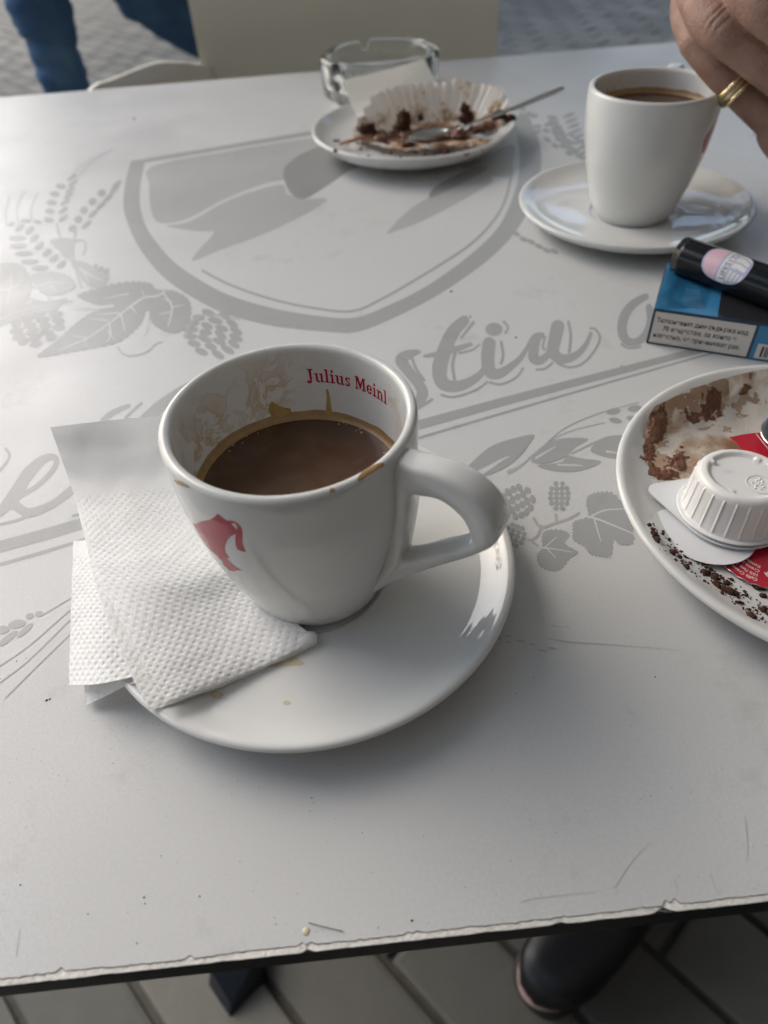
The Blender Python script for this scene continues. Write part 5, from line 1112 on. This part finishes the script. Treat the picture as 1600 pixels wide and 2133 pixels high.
def add_shoe(parent, c, ang, m_=m_shoe, Ln=280):
    u, s = shoe(c, ang, Ln); o = objm('shoe', [u], m_, parent); objm('sole', [s], m_sole, o)
    objm('toe_rim', [xf(tube([(Ln*(.75*(1-.16*abs(t)**2))+1, 36*t, 18+3*abs(t)) for t in np.linspace(-.8, .8, 14)], 4.0, 8), ang, (c[0], c[1], GZ))], m_toe, o)
add_shoe(per, (303, 280), R(-149), Ln=285); add_shoe(per, (540, 1070), R(175))

# person taking the picture: body behind the camera, shoes seen below the table edge
ph = empty('person', 'seated person in dark jacket behind the camera, holding up both hands', 'person', (60, -430, GZ))
tor = limb([np.array([40, -460, -250]), np.array([40, -420, 0]), np.array([40, -375, 230]), np.array([35, -345, 330])], [165, 155, 165, 100], 20)
tor += limb([np.array([-140, -370, 290]), np.array([40, -380, 300]), np.array([220, -370, 290])], [76, 90, 76]); tor += limb([np.array([235, -360, 270]), np.array([280, -280, 80]), np.array([150, -130, 160])], [62, 52, 42]); tor += limb([np.array([-160, -360, 270]), np.array([-210, -280, 80]), np.array([-100, -120, 160])], [62, 52, 42])
hd = limb([np.array([35, -335, 370]), np.array([30, -300, 440])], [56, 55]); hd.append(ball((25, -270, 520), 100, .82, .95, 1.2)); hd.append(ball((25, -172, 505), 13, .8, 1.3, 1)); V, Fc = union(hd, 6); obj('head', V, Fc, m_skin, ph)
objm('hair', [ball((25, -286, 550), 103, .88, .92, 1.02)], m_hair, ph)
PC = O-FW*9-UP*52+RT*22                                             # phone held just behind the lens
hn = []
for sg, sh0 in ((1, np.array([150, -130, 160.])), (-1, np.array([-100, -120, 160.]))):
    wq = PC+RT*sg*62-UP*58-FW*35; hn += limb([sh0, sh0*.4+wq*.6, wq], [30, 26, 22])
    for k in range(4): b_ = PC+RT*sg*50+UP*(28-k*20)-FW*14; hn += limb([wq+UP*(12-k*6), b_, b_-RT*sg*6+FW*9, b_-RT*sg*17+FW*10], [10, 9, 8, 6.5], 10, 3)
    hn += limb([wq, PC+RT*sg*42-UP*8-FW*22, PC+RT*sg*22+UP*6-FW*16], [12, 10, 8], 10, 3)
V, Fc = union(hn, 3); obj('hands', V, Fc, m_skin, ph)
lg_ = limb([np.array([130, -500, -270]), np.array([260, -120, -285]), np.array([270, -150, -520]), np.array([270, -190, GZ+90])], [92, 66, 54, 46]); lg_ += limb([np.array([-50, -500, -270]), np.array([-180, -120, -285]), np.array([-190, -150, -520]), np.array([-190, -190, GZ+90])], [92, 66, 54, 44])
V, Fc = union(lg_, 9); obj('trousers', V, Fc, m_cloth, ph)
V, Fc = box(-37, -75, -4, 37, 75, 4, 2.5); V = np.array(V); fo = obj('mobile_phone', PC+V[:, 0:1]*RT+V[:, 1:2]*UP-V[:, 2:3]*FW, Fc, m_black, loc=PC); tag(fo, 'black mobile phone held up in two hands, taking the picture', 'phone')

# walking person in jeans at the back left
def Q(px, py, y): return PY(px, py, y)
jx = Q(118, 90, 2000); kx = jx[0]; ky = 2000
wk = empty('person', 'person in blue jeans walking past behind the cream chair', 'person', (kx, ky, GZ))
hip = np.array([kx+30, ky+110, 210.])
l1 = limb([hip+np.array([-60, -20, 0]), Q(62, -120, 2010), Q(80, 0, 2000), Q(143, 188, 2000), np.array([Q(143, 188, 2000)[0]+30, ky+5, GZ+120])], [98, 84, 67, 55, 50], 20)
l2_ = limb([hip+np.array([70, 40, 0]), Q(262, -120, 2070), Q(330, -28, 2110), Q(430, 48, 2150), Q(560, 160, 2220)], [104, 104, 98, 84, 60], 20)
bl = l1+l2_+limb([hip+np.array([-30, 0, 60]), hip+np.array([30, 10, 60])], [125, 125], 20)
V, Fc = union(bl, 8); V = np.array(V)
wv = np.array([noise.noise(Vector((p[0]*.006, p[1]*.006, p[2]*.03)))*16+noise.noise(Vector((p[0]*.02, p[1]*.02, p[2]*.07)))*9 for p in V]); cxy = V.copy(); cxy[:, 0] -= hip[0]; nrm = np.stack([np.sign(cxy[:, 0]-0), 0*wv, 0*wv], 1)
V[:, 0] += wv*.5; V[:, 1] += wv*.5
obj('jeans', V, Fc, m_jean, wk)
tor = limb([hip+np.array([0, 0, 90]), hip+np.array([0, 0, 260]), hip+np.array([0, 0, 520]), hip+np.array([0, 0, 580])], [140, 140, 165, 95], 20)+limb([hip+np.array([-175, 0, 520]), hip+np.array([0, 0, 540]), hip+np.array([175, 0, 520])], [68, 90, 68])
tor += limb([hip+np.array([-190, 0, 510]), hip+np.array([-230, -20, 250]), hip+np.array([-200, -160, 60])], [56, 46, 38])+limb([hip+np.array([190, 0, 510]), hip+np.array([240, 40, 260]), hip+np.array([250, 60, 30])], [56, 46, 38])
V, Fc = union(tor, 10); obj('jumper', V, Fc, m_shirt, wk)
hd = limb([hip+np.array([0, 0, 600]), hip+np.array([-5, 0, 690])], [56, 55]); hd.append(ball(hip+np.array([-15, -5, 790]), 100, .95, .82, 1.2)); V, Fc = union(hd, 7); obj('head', V, Fc, m_skin, wk)
for hd in (limb([hip+np.array([-200, -165, 60]), hip+np.array([-195, -215, 0])], [30, 32]), limb([hip+np.array([250, 60, 30]), hip+np.array([252, 55, -60])], [30, 32])): V, Fc = union(hd, 7); obj('hand', V, Fc, m_skin, wk)
objm('hair', [ball(hip+np.array([5, 0, 820]), 103, .92, .88, 1.0)], m_hair, wk)
add_shoe(wk, (Q(143, 188, 2000)[0]+30, ky), R(215)); p4 = Q(560, 160, 2220); add_shoe(wk, (p4[0], p4[1]), R(200))

add_shoe(ph, (270, -190), R(85)); add_shoe(ph, (-190, -190), R(95))

# ------------------------------------------------------------------ cream plastic chair
CY = 1150.0
ch = empty('plastic_chair', 'cream plastic chair with wide square back facing the far table side', 'chair', (0, CY, GZ))
m_t = 10.0
def sheetsolid(G, th, name):
    G = np.array(G, float); r, c, _ = G.shape; du = np.gradient(G, axis=1); dv = np.gradient(G, axis=0); n_ = np.cross(du, dv); n_ /= np.linalg.norm(n_, axis=2)[..., None]+1e-9
    A = G+n_*th/2; B = G-n_*th/2; V = np.concatenate([A.reshape(-1, 3), B.reshape(-1, 3)]); N0 = r*c; Fc = []
    for i in range(r-1):
        for j in range(c-1): q = [i*c+j, i*c+j+1, (i+1)*c+j+1, (i+1)*c+j]; Fc.append(q); Fc.append([x_+N0 for x_ in q[::-1]])
    bd = [j for j in range(c)]+[i*c+c-1 for i in range(1, r)]+[(r-1)*c+j for j in range(c-2, -1, -1)]+[i*c for i in range(r-2, 0, -1)]
    for a, b in zip(bd, bd[1:]+bd[:1]): Fc.append([b, a, a+N0, b+N0])
    return V, Fc
XL, XR = Q(402, 60, CY)[0], Q(1039, 50, CY)[0]
rows_ = []
for z in np.linspace(-300, 420, 25):
    t = (z+300)/720; xl = XL-(0 if z > -18 else 0); rows_.append([(xl+(XR-xl)*u, CY+14*(2*u-1)**2*-1+14+30*t*t, z) for u in np.linspace(0, 1, 17)])
V, Fc = sheetsolid(rows_, m_t, ''); obj('backrest', V, Fc, m_chair, ch, smooth=False)
def arm(sg):
    pts = [(440, 138), (402, 132), (375, 129), (335, 129), (300, 138), (262, 153), (225, 168), (195, 180)]; top = [Q(px, py, CY-8*i) for i, (px, py) in enumerate(pts)]
    top += [top[-1]+np.array([-35, -30, -22]), top[-1]+np.array([-60, -80, -48]), top[-1]+np.array([-70, -160, -70])]
    top = crom(top, 4); G = []
    for k in np.linspace(0, 1, 12): G.append([np.array([p[0], p[1]-10*k, p[2]*(1-k)+(-300)*k]) for p in top])
    G = np.array(G)
    if sg > 0: G[..., 0] = (XL+XR)-G[..., 0]; G[..., 2] -= (G[..., 2]+300)*.12; G = G[:, ::-1]
    return sheetsolid(G, 9, '')
objm('armrest', [arm(-1)], m_chair, ch); objm('armrest', [arm(1)], m_chair, ch)
rim_pts = [Q(px, py, CY-8*i-3) for i, (px, py) in enumerate([(402, 134), (375, 129), (335, 129), (300, 138), (262, 153), (225, 168), (195, 180)])]
G = [[(x_, y_, -300+8*math.cos((x_)/200)) for x_ in np.linspace(-330, 330, 20)] for y_ in np.linspace(740+0, CY+10, 16)]; V, Fc = sheetsolid(G, 10, ''); obj('seat', V, Fc, m_chair, ch)
for sx in (-1, 1):
    for yy, dy in ((800, -20), (1130, 40)): objm('leg', [tube([(sx*270, yy, -306), (sx*300, yy+dy, GZ)], [24, 17], 12)], m_chair, ch)

# ------------------------------------------------------------------ the place round the table: parasol above, wall behind, trees, added light blockers
pr_ = empty('parasol', 'square cream parasol standing over the cafe table', 'parasol', (900, 100, GZ))
Zc = 1480.0
px0, px1, py0, py1 = -700, 2500, -1700, 2500
ap = np.array([900, 400, Zc+520.]); cs_ = [np.array([px0, py0, Zc]), np.array([px1, py0, Zc]), np.array([px1, py1, Zc]), np.array([px0, py1, Zc])]
V = []; Fc = []
for i in range(4):
    a, b = cs_[i], cs_[(i+1) % 4]; G = []
    for t in np.linspace(0, 1, 9): G.append([ap*(1-t)+(a*(1-s_)+b*s_)*t-np.array([0, 0, 60*math.sin(math.pi*t)*math.sin(math.pi*s_)]) for s_ in np.linspace(0, 1, 13)])
    V.append(sheetsolid(G, 2, ''))
    G = [[(a*(1-s_)+b*s_)+np.array([0, 0, -z_]) for s_ in np.linspace(0, 1, 13)] for z_ in (2, 90, 180)]; V.append(sheetsolid(G, 2, ''))
objm('canopy', V, m_canopy, pr_, smooth=False)
objm('pole', [tube([(900, 1150, GZ), (900, 1150, Zc+300)], 30, 16)], m_pole, pr_) if False else objm('pole', [tube([(1150, 400, GZ+40), (1150, 400, Zc+440)], 30, 16)], m_pole, pr_)
objm('base', [box(900, 150, GZ, 1400, 650, GZ+60, 8)], m_plaster, pr_, smooth=False)
for i in range(4): objm('rib', [tube([ap-np.array([0, 0, 25]), cs_[i]*.98+ap*.02-np.array([0, 0, 25])], 11, 8)], m_pole, pr_)
pr2 = copy_tree(pr_); pr2.location = (-1.05, 6.9, GZ/1000); pr2['label'] = 'added unseen cream parasol beyond the table, put there to shade the far right paving'  # copy added out of view so its shade darkens the far right paving
for o_ in (pr_, pr2): o_['group'] = 'cafe parasols'
bd = empty('cafe_building', 'grey rendered cafe front with dark windows behind the viewer, set close to block light', 'building', (0, -2600, GZ))  # unseen wall, moved close and darkened to keep light off the cup front
objm('wall', [box(-7000, -3000, GZ, 7000, -2600, 5200)], m_plaster, bd, smooth=False)
for i in range(4):
    x = -5200+i*3000; w_ = objm('window', [box(x, -2599, -400, x+1800, -2585, 1500)], m_pole, bd, smooth=False); objm('pane', [box(x+80, -2584, -320, x+1720, -2580, 1420)], m_pane, w_, smooth=False)
bd2 = empty('shade_building', 'added unseen grey building with dark windows along the right side, blocking side light', 'building', (5200, 1500, GZ))  # building added out of view to hold back fill light from the right
objm('wall', [box(5000, -4000, GZ, 5400, 6500, 4800)], m_plaster, bd2, smooth=False)
for i in range(4):
    y = -3400+i*2500; w_ = objm('window', [box(4985, y, -400, 4999, y+1500, 1500)], m_pole, bd2, smooth=False); objm('pane', [box(4980, y+80, -320, 4984, y+1420, 1420)], m_pane, w_, smooth=False)
def tree(x, y, h, r, label, seed):
    rs = np.random.default_rng(seed); t = empty('tree', label, 'tree', (x, y, GZ), group='street trees')
    objm('trunk', [tube([(x, y, GZ), (x+60, y, GZ+h*.3), (x-40, y+50, GZ+h*.7)], [170, 120, 50], 12)]+[tube([(x, y, GZ+h*.35), (x+rs.uniform(-1, 1)*r*.7, y+rs.uniform(-1, 1)*r*.7, GZ+h*.75)], [70, 15], 8) for _ in range(6)], m_bark, t)
    n = 5200; c = rs.normal(size=(n, 3)); c /= np.linalg.norm(c, axis=1)[:, None]; c *= (rs.uniform(.35, 1, n)**.6)[:, None]*np.array([r, r, r*.8]); k = np.array([noise.noise(Vector(tuple(q/ r*2.2+seed))) for q in c]); c = c[k > -.08]; c += np.array([x, y, GZ+h*.72]); n = len(c)
    a = rs.normal(size=(n, 3)); a /= np.linalg.norm(a, axis=1)[:, None]; b = np.cross(a, rs.normal(size=(n, 3))); b /= np.linalg.norm(b, axis=1)[:, None]; s = rs.uniform(70, 150, n)[:, None]
    V = np.stack([c-a*s, c+b*s*.5, c+a*s, c-b*s*.5], 1).reshape(-1, 3); Fc = np.arange(n*4).reshape(n, 4).tolist(); obj('crown', V, Fc, m_leafg, t, smooth=False)
tree(2600, 9600, 5200, 2300, 'leafy street tree far right beyond the cream chair', 1); tree(-1600, 10500, 6200, 2600, 'leafy street tree straight beyond the cream chair', 2); tree(-7000, 5600, 6000, 2600, 'leafy street tree to the far left of the table', 3); tree(-6800, -200, 5600, 2400, 'leafy street tree to the near left of the table', 4)
